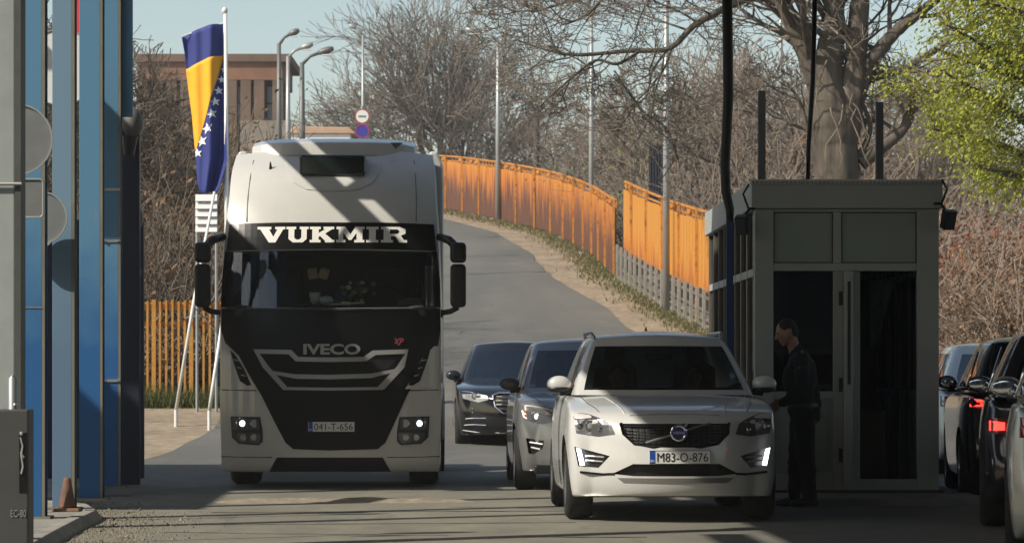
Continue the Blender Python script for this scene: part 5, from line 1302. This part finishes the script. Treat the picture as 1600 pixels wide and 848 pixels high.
def cab(a, y0, c):
    z = lerp(.19, 3.94, c); x = a * 1.268 * itp(SEC, z)
    if c >= .999: z -= .05 * abs(a) ** 4
    w = max(0, 1 - y0 / 2.1)
    y = y0 + itp(FPt, z) * w + .20 * abs(a) ** 3.2 * max(0, 1 - y0 / .7)
    return (x, y, z)
zs_ = [0, .02, .06, .12, .2, .28, .36, .44, .52, .6, .68, .74, .78, .82, .86, .9, .94, .975, .99, 1]
xs_ = [-1, -.985, -.94, -.82, -.6, -.3, 0, .3, .6, .82, .94, .985, 1]
body = evalmesh(box_shape(xs_, [0, .04, .14, .35, .8, 1.4, 2.0, 2.1], zs_, cab).mesh('cab', [M_tw, M_black]), [('SUBSURF', dict(levels=2, render_levels=2))])
bt = bvh_of(body)
ws = PT([(357, 396), (515, 394), (673, 396), (680, 440), (683, 484), (515, 486), (347, 484), (350, 440)])
cut = [panel(bt, ws, .3, 1.15, .15)]
low = PT([(432, 719), (598, 719), (614, 748), (416, 748)])
cut.append(recess(bt, low, .2)); 
gA = PT([(414, 566), (620, 566), (606, 582), (430, 584)]); gB = PT([(432, 594), (600, 592), (590, 609), (446, 611)])
cut += [recess(bt, gA, .05), recess(bt, gB, .05)]
for sx in (-1, 1):
    c = MB(); c.lathe([(.58, 0), (.58, .5)], 28, 'x', (sx * .85 - (0 if sx > 0 else .5), 1.42, .50)); n = 28; c.f += [tuple(range(n - 1, -1, -1)), tuple(range(n, 2 * n))]; c.mi += [0, 0]; cut.append(c)
try: b2 = boolean(body, joined(cut), [M_tw, M_black])
except Exception as e: print('truck boolean', e); b2 = body
print('cab faces', len(body.polygons), len(b2.polygons))
smooth_angle(b2, 35); cabo = mkobj('cab', b2, truck)
def tp(name, pts, m, par=truck, off=.006, thick=.012, step=.07): return panel_obj(bt, PT(pts), name, m, par, off, thick, step)
# black header strip with the haulier's name
hd = tp('header_strip', [(353, 352), (430, 350), (515, 350), (600, 350), (677, 352), (681, 394.5), (600, 393), (515, 392.5), (430, 393), (349, 394.5)], M_tb, off=.02)
M_tl = mat('letter_white', (.80, .78, .72), .5)
SL = dict(  # slab-serif capitals drawn on a unit box
    V=[[(0, 1), (.5, 1), (.5, .84), (.42, .84), (.58, .36), (.72, .84), (.64, .84), (.64, 1), (1, 1), (1, .84), (.93, .84), (.66, 0), (.42, 0), (.1, .84), (0, .84)]],
    U=[[(0, 1), (.44, 1), (.44, .84), (.36, .84), (.36, .3), (.45, .18), (.58, .18), (.68, .3), (.68, .84), (.6, .84), (.6, 1), (1, 1), (1, .84), (.92, .84), (.92, .22), (.74, 0), (.3, 0), (.1, .22), (.1, .84), (0, .84)]],
    K=[[(0, 1), (.44, 1), (.44, .84), (.36, .84), (.36, .6), (.62, .84), (.55, .84), (.55, 1), (.98, 1), (.98, .84), (.9, .84), (.62, .56), (.92, .16), (1, .16), (1, 0), (.62, 0), (.62, .1), (.42, .4), (.36, .35), (.36, .16), (.44, .16), (.44, 0), (0, 0), (0, .16), (.1, .16), (.1, .84), (0, .84)]],
    M=[[(0, 1), (.32, 1), (.5, .52), (.68, 1), (1, 1), (1, .84), (.93, .84), (.93, .16), (1, .16), (1, 0), (.64, 0), (.64, .16), (.72, .16), (.72, .62), (.54, .16), (.44, .16), (.24, .62), (.24, .16), (.32, .16), (.32, 0), (0, 0), (0, .16), (.08, .16), (.08, .84), (0, .84)]],
    I=[[(0, 1), (1, 1), (1, .84), (.78, .84), (.78, .16), (1, .16), (1, 0), (0, 0), (0, .16), (.22, .16), (.22, .84), (0, .84)]],
    R=[[(0, 1), (.7, 1), (.94, .86), (.94, .58), (.76, .44), (.88, .16), (1, .16), (1, 0), (.7, 0), (.56, .4), (.38, .4), (.38, .16), (.46, .16), (.46, 0), (0, 0), (0, .16), (.1, .16), (.1, .84), (0, .84)], ])
lx = [('V', 399, 443), ('U', 445, 480), ('K', 482, 521), ('M', 524, 568), ('I', 571, 590), ('R', 594, 635)]
M_tin = mat('letter_inline', (.10, .10, .095), .5)
for ch, a, b in lx:
    for k, P in enumerate(SL[ch]):
        pts = [(lerp(a, b, x), lerp(382, 357, z)) for x, z in P]
        o = panel_obj(bt, PT(pts), 'letter', M_tl, hd, .030, -.022, .08)
        if ch == 'R': panel_obj(bt, PT([(608, 361), (620, 361), (623, 364), (620, 368), (608, 368)]), 'letter_counter', M_tb, o, .033, -.029, .08)
    # thin dark inline, as on the sign
# a-pillars and windscreen
tp('pillar_trim', [(347, 395), (357, 395), (350, 440), (347.5, 484), (342, 484), (343, 440)], M_tb, off=.008); tp('pillar_trim', [(673, 395), (682, 395), (687, 440), (688, 484), (682.5, 484), (680, 440)], M_tb, off=.008)
M_tglass = glass('truck_windscreen', (.90, .92, .91), .01, .0)
panel_obj(bt, ws, 'windscreen', M_tglass, truck, -.012, .014, .1)
# lower black mask
mask = tp('front_mask', [(343, 486), (515, 488), (687, 486), (688, 520), (684, 545), (668, 565), (650, 595), (636, 622), (618, 662), (602, 696), (590, 706), (515, 708), (458, 706), (446, 696), (428, 662), (408, 622), (394, 600), (372, 560), (350, 540), (343, 520)], M_tb, off=.01, thick=-.004, step=.05)
for (P, nm) in ((gA, 'grille_opening'), (gB, 'grille_opening')):
    panel_obj(bt, P, nm, mat('grille_void', (.002, .002, .002), .9), mask, .0125, -.009, .08)
ch = [(395, 550), (455, 551), (466, 562), (568, 562), (582, 552), (638, 550), (628, 577), (598, 612), (442, 613), (410, 578)]
def strip_tube(pts, r, m, name, par, off=.016):
    q = MB(); q.tube(on_front(bt, PT(pts), off), r, 6); return q.build(name, m, par, smooth=True)
def ribbon(pa, pb, m, name, par, off=.018):
    """flat trim between two pixel polylines"""
    return tp(name, pa + list(reversed(pb)), m, par, off, -.002, .06)
M_sat2 = mat('satin_trim', (.42, .42, .41), .25, .45)
ribbon([(395, 550), (455, 551), (466, 562), (515, 563), (568, 562), (582, 552), (638, 550)], [(405, 557), (451, 558), (462, 569), (515, 570), (572, 569), (587, 559), (633, 557)], M_sat2, 'grille_trim', mask)
ribbon([(395, 550), (410, 578), (442, 613)], [(405, 557), (420, 577), (448, 608)], M_sat2, 'grille_trim', mask, .019)
ribbon([(633, 557), (620, 577), (590, 609)], [(638, 550), (632, 578), (600, 613)], M_sat2, 'grille_trim', mask, .019)
ribbon([(442, 609), (515, 610), (598, 609)], [(442, 613.5), (515, 614.5), (598, 613.5)], M_sat2, 'grille_trim', mask, .0195)
ribbon([(420, 583), (460, 589), (515, 590), (580, 588), (616, 581)], [(425, 589), (462, 596), (515, 597), (580, 595), (611, 587)], M_sat2, 'grille_bar', mask, .02)
tx = mkobj('lettering', text_mesh('IVECO', tx_(563) - tx_(474), tz(541) - tz(558), mat('iveco_silver', (.42, .42, .41), .3, .6), .008, bold=.035), mask); tx.location = (0 + tx_(518.5), ysurf(bt, 0, tz(550)) - .028, tz(550))
tx = mkobj('badge', text_mesh('XP', .13, .08, mat('badge_red', (.20, .035, .06), .4), .004, bold=.03, shear=.3), mask); tx.location = (tx_(622), ysurf(bt, tx_(622), tz(538)) - .014, tz(538))
# corner fairings with vents, bumper gap, headlights
for sg in (0, 1):
    def mm(pts): return [(2 * c0 - x, y) for x, y in reversed(pts)] if sg else pts
    f = tp('corner_fairing', mm([(344, 545), (352, 545), (372, 566), (388, 598), (397, 612), (380, 612), (346, 608)]), M_tw, off=.014, step=.05)
    v = tp('fairing_vent', mm([(358, 552), (364, 556), (380, 580), (392, 606), (386, 607), (374, 600), (365, 575)]), M_tb, f, .02, -.012, .05)
    for k in range(3):
        a = [(364 + k * 6, 566 + k * 12), (371 + k * 6, 568 + k * 12)]; strip_tube(mm(a), .008, M_satin, 'vent_slat', v, .026)
    strip_tube(mm([(345, 613.5), (380, 614.5), (400, 614.5)]), .006, M_black, 'panel_gap', truck, .002)
    strip_tube(mm([(343, 718), (390, 719), (425, 719)]), .005, M_black, 'panel_gap', truck, .002)
    hb = tp('headlight', mm([(359, 655), (406, 656), (410, 678), (410, 694), (404, 700), (372, 698), (361, 688)]), mat('lamp_bezel', (.03, .031, .032), .3), off=.01, step=.05)
    u = tp('upper_lens', mm([(362, 657.5), (404, 658.5), (406, 676), (362, 676)]), M_lampbase, hb, .016, -.008, .06)
    l2 = tp('lower_lens', mm([(364, 681), (407, 681), (407, 692), (402, 697), (374, 695)]), mat('lens_grey', (.16, .165, .165), .15, .5), hb, .016, -.008, .06)
    xx = tx_(378 if not sg else 2 * c0 - 378 + 3); zz = tz(666); yy = ysurf(bt, xx, zz)
    q = MB(); q.lathe([(.075, -.02), (.062, -.03)], 20, 'y', (xx, yy, zz)); q.build('lamp_ring', M_refl, u); q = MB(); q.ell((xx, yy - .018, zz), (.036, .014, .036), 14, 8); q.build('lit_lamp', M_on, u, smooth=True)
    x2 = tx_(397 if not sg else 2 * c0 - 397); y2 = ysurf(bt, x2, zz); q = MB(); q.lathe([(0, -.02), (.045, -.02), (.05, -.012)], 18, 'y', (x2, y2, zz)); q.build('reflector', M_refl, u)
    for x3 in (380, 396):
        x4 = tx_(x3 if not sg else 2 * c0 - x3); y4 = ysurf(bt, x4, tz(688)); q = MB(); q.lathe([(0, -.022), (.035, -.022), (.04, -.014)], 16, 'y', (x4, y4, tz(688))); q.build('fog_lamp', M_refl, l2)
    # mirrors
    sx = -1 if not sg else 1; X0 = sx * 1.24
    ar = MB(); ar.tube([(X0, .42, tz(372)), (sx * 1.36, .30, tz(378)), (sx * 1.46, .24, tz(392))], [.045, .05, .05], 8); mo = ar.build('mirror_assembly', M_black, truck, smooth=True)
    for (za, zb_, w) in ((382, 414, .17), (416, 484, .165)):
        q = MB(); q.obox((sx * 1.465, .24, (tz(za) + tz(zb_)) / 2), (w * 1.1, .2, tz(za) - tz(zb_))); q.build('mirror_housing', M_black, mo, bevel=.05, bseg=4)
        q = MB(); q.obox((sx * 1.465, .343, (tz(za) + tz(zb_)) / 2), (w * .85, .006, (tz(za) - tz(zb_)) * .8)); q.build('mirror_glass', MATS['mirror_glass'], mo)
    q = MB(); q.tube([(sx * 1.46, .26, tz(484)), (sx * 1.38, .30, tz(490)), (sx * 1.25, .4, tz(493))], .032, 8); q.build('lower_arm', M_black, mo, smooth=True)
    MB().box(sx * 1.24 - .05, sx * 1.24 + .05, .34, .5, tz(500), tz(487)).build('arm_mount', M_black, mo, bevel=.01)
    # side deflectors behind the cab
    dfl = MB(); dfl.prism([(sx * 1.20, .5), (sx * 1.268, .5), (sx * 1.268, tz(285)), (sx * 1.26, tz(240)), (sx * 1.20, tz(220)), (sx * 1.10, tz(220))], 2.14, 2.75); dfl.build('side_deflector', mat('deflector_grey', (.50, .51, .50), .45), truck, bevel=.03)
    # roof panel seam
    strip_tube(mm([(386, 246), (383, 275), (381, 310), (381, 348)]), .006, mat('seam_grey', (.2, .2, .19), .6), 'panel_gap', truck, .006)
tp('windscreen_lip', [(350, 484.5), (515, 486.5), (682, 484.5), (682, 487), (515, 489.5), (350, 487)], mat('lip_dark', (.02, .022, .022), .4), off=.03, step=.08)
tp('roof_emboss', [(440, 247), (592, 247), (590, 266), (580, 284), (556, 296), (515, 299), (474, 296), (452, 284), (442, 266)], M_tw, off=.012, thick=.01, step=.05)
# roof visor lamp, spoiler
vis = MB(); y = ysurf(bt, 0, tz(258)); vis.prism([(x, z + tz(257)) for x, z in rrect(tx_(570) - tx_(517), .125, .05)], y - .16, y + .3); vis.build('roof_skylight', mat('skylight_glass', (.008, .014, .014), .08, coat=.5), truck, bevel=.03, bseg=3)
sp = MB(); pr = [(1.0, tz(238)), (1.06, tz(216)), (1.4, tz(207)), (2.1, tz(203)), (2.1, tz(228)), (1.4, tz(236))]
def sp_pt(u, k): return (lerp(tx_(381), tx_(645), u), pr[k][0] + .25 * abs(2 * u - 1) ** 3, pr[k][1] - .04 * abs(2 * u - 1) ** 6)
N = 16; sp.add([sp_pt(i / N, k) for i in range(N + 1) for k in range(6)], [(i * 6 + k, i * 6 + (k + 1) % 6, (i + 1) * 6 + (k + 1) % 6, (i + 1) * 6 + k) for i in range(N) for k in range(6)] + [tuple(range(6)), tuple(N * 6 + k for k in reversed(range(6)))])
spo = sp.build('roof_spoiler', M_tw, truck, fix=True, bevel=.015)
MB().prism([(tx_(606), tz(217)), (tx_(626), tz(217)), (tx_(614), tz(227))], 1.035, 1.07).build('spoiler_mark', mat('mark_grey', (.12, .13, .14), .5), spo)
a_ = MB(); y = ysurf(bt, tx_(415), tz(262)); a_.tube([(tx_(415), y + .02, tz(263)), (tx_(415), y - .01, tz(250))], [.022, .006], 8); a_.build('antenna', M_black, truck)
for pts in ([(443, 258), (447, 276), (455, 292)], [(592, 258), (586, 275), (572, 292), (545, 300), (515, 303)]):
    pass
plate(truck, '041-T-656', tx_(518), tz(671), bt, .53, .118, off=.02)
MB().box(-1.15, 1.15, .5, 2.0, .25, .55).build('chassis', M_black, truck)
for sx in (-1, 1):
    wheel(truck, sx * 1.05, 1.42, .505, .34, sx, M_satin); wheel(truck, sx * 1.0, 5.1, .505, .45, sx, M_satin)
    MB().lathe([(.58, -.25), (.6, -.25), (.6, .25), (.58, .25)], 20, 'x', (sx * 1.0, 5.1, .56), close=True).build('wheel_guard', M_black, truck)
    MB().lathe([(0, -.7), (.32, -.7), (.32, .7), (0, .7)], 18, 'y', (sx * .9, 3.3, .72)).build('fuel_tank', M_satin, truck)
    MB().box(sx * .98 - .2, sx * .98 + .2, 1.95, 2.0, .22, .8).build('mud_flap', M_black, truck)
MB().box(-1.2, 1.2, .9, 1.3, .6, 1.55).build('cab_firewall', M_black, truck)
for sx in (-1, 1): MB().box(sx * .42 - .06, sx * .42 + .06, 2.0, 6.0, .7, .98).build('frame_rail', M_black, truck)
MB().lathe([(0, 0), (.5, 0), (.5, .06), (0, .06)], 24, 'z', (0, 5.0, 1.1)).build('fifth_wheel', M_black, truck)
MB().box(-.36, .36, 4.7, 5.4, .981, 1.098).build('fifth_wheel_mount', M_black, truck)
for sx in (-1, 1):
    q = MB(); q.tube([(sx * .1 - .3, .03, tz(482)), (sx * .3 + .1, .02, tz(478))], .012, 5); q.build('wiper', M_black, truck)
# inside of the cab
dd = MB(); dd.box(-1.1, 1.1, .16, .62, tz(500), tz(481)); dd.build('dashboard', mat('truck_dash', (.03, .034, .034), .8), truck, bevel=.03)
for sx in (-1, 1):
    q = MB(); q.box(sx * .62 - .26, sx * .62 + .26, .95, 1.05, tz(500), tz(420)); q.build('seat', mat('truck_seat', (.02, .021, .023), .9), truck, bevel=.05)
    q = MB(); q.grid(lambda u, v, sx=sx: (sx * (1.08 - .12 * u), .45 + .02 * math.sin(u * 14), lerp(tz(400), tz(478), v)), 12, 6); q.build('side_curtain', mat('cab_curtain', (.035, .04, .042), .9), truck)
sw = MB(); sw.lathe([(.2, -.015), (.225, 0), (.2, .015)], 22, 'y', (.62, .7, tz(480)), close=True); sw.build('steering_wheel', M_black, truck)
st = tp('pillar_sticker', [(663, 418), (675, 418), (677, 482), (665, 482)], mat('sticker_grey', (.10, .115, .115), .5), off=-.02, step=.1)
# things lying on the dashboard (top level)
R_T = Matrix.Rotation(AX * .35, 3, 'Z'); OT = Vector(truck.location)
def dash(px, py, y): return OT + R_T @ Vector((tx_(px) * (1 + 0), y, tz(py)))
def item(name, label, cat, px, py, y): return thing(name, label, cat, dash(px, py, y))
t = item('hanging_cubes', 'pair of pale gold dice hanging behind the truck windscreen', 'dice', 494, 430, .42)
for dx, a in ((-.062, -.15), (.07, .3)):
    MB().obox((dx, 0, 0), (.11, .11, .11), Matrix.Rotation(a, 3, 'Y') @ Matrix.Rotation(.35, 3, 'X')).build('die', mat('gold_plush', (.55, .42, .22), .7), t, bevel=.015)
    MB().tube([(dx, 0, .05), (0.0, 0, .3)], .006, 5).build('string', M_black, t)
t = item('paper_cup', 'white paper cup on the truck dashboard, left end', 'cup', 490, 479, .27); MB().lathe([(0, 0), (.05, 0), (.065, .13), (.058, .13), (.046, .01)], 16).build('cup', mat('paper_white', (.62, .66, .66), .7), t, smooth=True); MB().lathe([(.064, .12), (.068, .13), (.064, .136)], 16).build('cup_rim', MATS['paper_white'], t)
t = item('crumpled_paper', 'crumpled white tissue beside the paper cup', 'paper', 508, 478, .26); mb = MB(); mb.ell((0, 0, .035), (.09, .06, .05), 12, 8); mb.v = [(x * (1 + .3 * noise.noise((x * 30, y * 30, z * 30))), y, z * (1 + .4 * noise.noise((x * 25, z * 30, 4)))) for x, y, z in mb.v]; mb.build('tissue', MATS['paper_white'], t)
t = item('flower_bunch', 'bunch of yellow, green and red artificial flowers on the truck dashboard', 'flowers', 556, 480, .29); rg = random.Random(6)
for i in range(26):
    p = Vector((rg.gauss(0, .09), rg.gauss(0, .03), rg.uniform(.03, .26))); p.x += (p.z - .13) * .5
    c = rg.choice(['y', 'y', 'g', 'g', 'r', 'w']); q = MB(); q.ell(p, (.032 * rg.uniform(.6, 1.2), .03, .03 * rg.uniform(.6, 1.2)), 8, 6)
    q.build('blossom' if c != 'g' else 'leaf', {'y': mat('fl_yellow', (.62, .52, .16), .7), 'g': mat('fl_green', (.06, .20, .07), .7), 'r': mat('fl_red', (.40, .03, .03), .7), 'w': mat('fl_white', (.7, .68, .5), .7)}[c], t, smooth=True)
t = item('blue_cap', 'blue cap lying on the truck dashboard', 'cap', 537, 470, .40); mb = MB(); mb.lathe([(.12, 0), (.115, .05), (.08, .1), (0, .12)], 16); mb.build('crown', mat('cap_blue', (.02, .045, .10), .8), t, smooth=True); MB().box(-.1, .1, -.2, -.1, .0, .012).build('peak', MATS['cap_blue'], t)
t = item('folded_papers', 'loose pale papers on the right of the truck dashboard', 'papers', 640, 480, .3); MB().obox((0, 0, .02), (.28, .2, .012), Matrix.Rotation(.35, 3, 'X')).build('sheet', mat('paper_dull', (.34, .32, .30), .8), t); MB().obox((.03, .03, .05), (.2, .16, .01), Matrix.Rotation(.4, 3, 'X') @ Matrix.Rotation(.1, 3, 'Y')).build('sheet', MATS['paper_dull'], t)
t = item('white_box', 'small white box in front of the artificial flowers', 'box', 539, 482, .24); MB().box(-.05, .05, -.03, .03, 0, .045).build('box_body', mat('box_white', (.6, .6, .5), .6), t, bevel=.006); MB().box(-.052, .052, -.032, .032, .0455, .055).build('lid', mat('box_green', (.25, .42, .2), .6), t)
# ================================================================== PEOPLE
M_skin = mat('skin', (.30, .155, .11), .55, var=.15, vscale=12); M_hair = mat('dark_hair', (.012, .010, .009), .8); M_uni = mat('navy_uniform', (.004, .0045, .007), .9, var=.2, vscale=7); M_shoe = mat('black_shoe', (.006, .006, .006), .35)
def blob(parts, voxel=.014, sm=4):
    """parts: ('t', pts, radii) or ('e', centre, radii[, matrix]) fused into one skin"""
    mb = MB()
    for p in parts:
        if p[0] == 't':
            pts = [Vector(q) for q in p[1]]; rad = p[2]; mb.tube(pts, rad, 14)
            for q, r in zip(pts, rad): mb.ell(q, (r, r, r), 12, 8)
        else: mb.ell(p[1], p[2], 16, 12, p[3] if len(p) > 3 else None)
    me = evalmesh(mb.mesh('blob', M_skin), [('REMESH', dict(mode='VOXEL', voxel_size=voxel)), ('SMOOTH', dict(factor=.5, iterations=sm))])
    me.polygons.foreach_set('use_smooth', [True] * len(me.polygons)); return me
def bobj(name, parts, m, parent, voxel=.014, sm=4):
    me = blob(parts, voxel, sm); me.materials.clear(); me.materials.append(m); return mkobj(name, me, parent)
# policeman facing left (-x), his left side towards the viewer
pol = thing('person', 'policeman in dark uniform standing at the white SUV, looking down into it', 'person', (V(1251, 0, 30.5).x, 30.5, RZ)); 
RX = Matrix.Rotation(math.radians(18), 3, 'Y')
hc = Vector((-.135, 0, 1.66))
Mh = Matrix.Rotation(math.radians(-22), 3, 'Y')     # head bowed towards -x
def hp(x, y, z): return hc + Mh @ Vector((x, y, z))
skin = [('e', hc, (.098, .076, .118), Mh), ('e', hp(-.03, 0, -.055), (.068, .060, .068), Mh), ('e', hp(-.062, 0, -.095), (.03, .035, .026), Mh), ('e', hp(.03, 0, .02), (.085, .078, .095), Mh),
        ('t', [hp(-.095, 0, .012), hp(-.118, 0, -.022)], [.011, .017]), ('e', hp(-.078, 0, .03), (.022, .055, .012), Mh), ('e', hp(-.088, 0, -.062), (.014, .026, .01), Mh),
        ('e', hp(.015, -.078, -.005), (.022, .010, .034), Mh), ('e', hp(.015, .078, -.005), (.022, .010, .034), Mh), ('t', [hp(.02, 0, -.07), (-.04, 0, 1.44)], [.056, .062])]
# hands joined to the body through thin arms inside the sleeves
skin += [('t', [(-.02, 0, 1.40), (.0, -.16, 1.38), (.0, -.21, 1.18), (-.13, -.20, 1.02), (-.20, -.18, .99)], [.055, .05, .042, .036, .03]),
         ('t', [(-.02, 0, 1.40), (.03, .16, 1.38), (.13, .21, 1.18), (.17, .16, .98), (.165, .12, .93)], [.055, .05, .042, .036, .03]),
         ('t', [(0, 0, 1.33), (.0, 0, 1.2), (.02, 0, .95)], [.1, .11, .11]), ('t', [(.02, .08, .9), (-.05, .09, .5), (-.06, .09, .12)], [.08, .055, .045]), ('t', [(.02, -.08, .9), (.04, -.09, .5), (.075, -.09, .12)], [.08, .055, .045])]
for (w, d0, sd_) in ((Vector((-.20, -.18, .99)), Vector((-.9, 0, -.35)).normalized(), -1), (Vector((.165, .12, .93)), Vector((-.05, -.15, -1)).normalized(), 1)):
    sdv = d0.cross(Vector((0, 1, 0))).normalized() if abs(d0.y) < .9 else Vector((1, 0, 0)); up_ = d0.cross(sdv)
    skin.append(('e', w + d0 * .05, (.04, .022, .05)))
    for k in range(4):
        b0 = w + d0 * .075 + sdv * (.012 * (k - 1.5) * 1.5); L_ = (.07, .08, .076, .058)[k]
        skin.append(('t', [b0, b0 + d0 * L_ * .5 + up_ * .004, b0 + d0 * L_ * .9 + up_ * .022], [.0095, .009, .0075]))
    b0 = w + d0 * .03 + sdv * .03; skin.append(('t', [b0, b0 + d0 * .03 + sdv * .022, b0 + d0 * .06 + sdv * .024], [.011, .010, .008]))
bobj('body', skin, M_skin, pol, .0085, 3)
jacket = [('t', [(-.01, 0, 1.42), (-.005, 0, 1.30), (.0, 0, 1.1), (.015, 0, .93), (.02, 0, .86)], [.10, .135, .135, .135, .13]), ('e', (-.01, -.1, 1.38), (.11, .10, .09)), ('e', (.0, .1, 1.38), (.11, .10, .09)), ('e', (-.03, 0, 1.22), (.145, .17, .2)), ('e', (.04, 0, 1.25), (.12, .17, .2)), ('e', (.015, 0, .95), (.145, .165, .14)),
          ('t', [(-.01, -.16, 1.40), (.0, -.215, 1.18), (-.13, -.205, 1.02), (-.19, -.185, .995)], [.078, .066, .055, .046]), ('t', [(.0, .16, 1.40), (.125, .215, 1.18), (.165, .165, .98), (.165, .14, .955)], [.078, .066, .052, .044]), ('t', [(-.045, 0, 1.50), (-.03, 0, 1.44)], [.068, .085])]
def folds(o, a=.009, f=16):
    for v in o.data.vertices:
        n = v.normal; k = noise.noise((v.co.x * f * .6, v.co.y * f * .6, v.co.z * f)) + .5 * noise.noise((v.co.x * f * 2, v.co.y * f * 2, v.co.z * f * 1.6)); v.co += n * a * k
jk = bobj('jacket', jacket, M_uni, pol, .014, 3); folds(jk)
trs = [('t', [(.02, .075, .9), (-.03, .09, .5), (-.05, .09, .10)], [.112, .082, .068]), ('t', [(.02, -.075, .9), (.045, -.09, .5), (.075, -.09, .10)], [.112, .085, .07]), ('e', (.035, 0, .90), (.125, .16, .12))]
folds(bobj('trousers', trs, M_uni, pol, .014, 3), .010, 13)
for (x, y) in ((-.05, .09), (.075, -.09)): bobj('shoe', [('t', [(x + .06, y, .045), (x, y, .05), (x - .09, y, .038), (x - .16, y, .03)], [.04, .048, .042, .03])], M_shoe, pol, .01, 2)
hair = [('e', hp(.022, 0, .045), (.093, .083, .085), Mh), ('e', hp(.055, 0, .0), (.062, .076, .085), Mh)]
bobj('hair', hair, M_hair, pol, .009, 2)
for sy in (-1, 1):
    q = MB(); q.ell(hp(-.083, sy * .032, .012), (.009, .012, .007), 8, 6); q.build('eye', mat('eye_dark', (.03, .025, .02), .3), pol); q = MB(); q.tube([hp(-.09, sy * .015, .028), hp(-.082, sy * .048, .03)], .006, 6); q.build('eyebrow', M_hair, pol)
q = MB(); q.ell((-.005, -.236, 1.315), (.042, .012, .05), 14, 8); q.build('sleeve_badge', mat('badge_grey', (.20, .21, .22), .6), jk, smooth=True)
q = MB(); q.ell((-.005, -.246, 1.315), (.026, .006, .03), 12, 8); q.build('badge_crest', mat('badge_navy', (.02, .03, .10), .6), jk, smooth=True)
q = MB(); q.tube([(.0, -.13, 1.475), (-.005, -.2, 1.455)], .016, 6); q.build('epaulette', mat('epaulette', (.16, .13, .06), .6), jk)
q = MB(); q.lathe([(.150, .0), (.152, .02), (.152, .04), (.150, .05)], 24, 'z', (.02, 0, .93)); q.v = [(x, y * 1.12, z) for x, y, z in q.v]; q.build('belt', M_shoe, pol)
MB().box(.1, .17, -.2, -.15, .82, .95).build('holster', M_shoe, pol, bevel=.015)
pol.scale = (1.04, 1.04, 1.04)
# two people inside the white SUV
def occupant(label, lx_, shirt, hairm, yb):
    R_ = Matrix.Rotation(AX, 3, 'Z'); loc = Vector(VL) + R_ @ Vector((lx_, yb, .62)); t = thing('person', label, 'person', loc, AX)
    sk = [('e', (0, 0, .66), (.075, .095, .115)), ('e', (0, -.03, .60), (.06, .065, .07)), ('t', [(0, -.09, .66), (0, -.115, .63)], [.01, .016]), ('e', (.077, .01, .655), (.01, .02, .032)), ('e', (-.077, .01, .655), (.01, .02, .032)), ('t', [(0, .02, .58), (0, .03, .45)], [.052, .058]), ('t', [(0, .03, .45), (0, .02, .2), (0, 0, .0)], [.1, .12, .13]),
          ('t', [(-.16, .02, .4), (-.2, -.05, .18), (-.14, -.3, .16)], [.05, .042, .034]), ('t', [(.16, .02, .4), (.2, -.05, .18), (.14, -.3, .16)], [.05, .042, .034]), ('t', [(-.18, .02, .4), (.18, .02, .4)], [.06, .06])]
    for sx in (-1, 1):
        for k in range(4): sk.append(('t', [(sx * .14 + .016 * (k - 1.5), -.3, .16), (sx * .14 + .018 * (k - 1.5), -.36, .175), (sx * .14 + .018 * (k - 1.5), -.385, .15)], [.012, .010, .008]))
        sk.append(('t', [(sx * .11, -.28, .16), (sx * .09, -.32, .185)], [.013, .01]))
    bobj('body', sk, M_skin, t, .012, 2)
    bobj('shirt', [('t', [(0, .03, .42), (0, .02, .2), (0, 0, .0)], [.125, .145, .15]), ('t', [(-.17, .02, .41), (.17, .02, .41)], [.075, .075]), ('t', [(-.17, .02, .4), (-.205, -.05, .19), (-.17, -.2, .17)], [.066, .056, .048]), ('t', [(.17, .02, .4), (.205, -.05, .19), (.17, -.2, .17)], [.066, .056, .048])], shirt, t, .016, 2)
    bobj('hair', [('e', (0, .025, .70), (.082, .098, .09)), ('e', (0, .06, .65), (.078, .06, .09))], hairm, t, .012, 2)
    for sx in (-1, 1): q = MB(); q.ell((sx * .03, -.085, .665), (.012, .008, .007), 8, 6); q.build('eye', MATS['eye_dark'], t)
    return t
occupant('person in the left front seat of the white SUV, behind the windscreen', -.36, mat('shirt_dark', (.05, .05, .055), .8), M_hair, 2.42)
occupant('person in the right front seat of the white SUV, behind the windscreen', .36, mat('shirt_grey', (.10, .09, .085), .8), M_hair, 2.42)

# ================================================================== thin air haze over the whole place
hz = bpy.data.materials.new('air'); hz.use_nodes = True; n = hz.node_tree.nodes; n.remove(n['Principled BSDF'])
pv = n.new('ShaderNodeVolumePrincipled'); pv.inputs['Color'].default_value = (.93, .95, .96, 1); pv.inputs['Density'].default_value = .0006; pv.inputs['Anisotropy'].default_value = .2
hz.node_tree.links.new(pv.outputs[0], n['Material Output'].inputs['Volume'])
tag(MB().box(-1600, 1600, -70, 4100, -1.4, 30).build('haze', hz), 'thin bright air haze over the whole place', 'haze', kind='stuff')
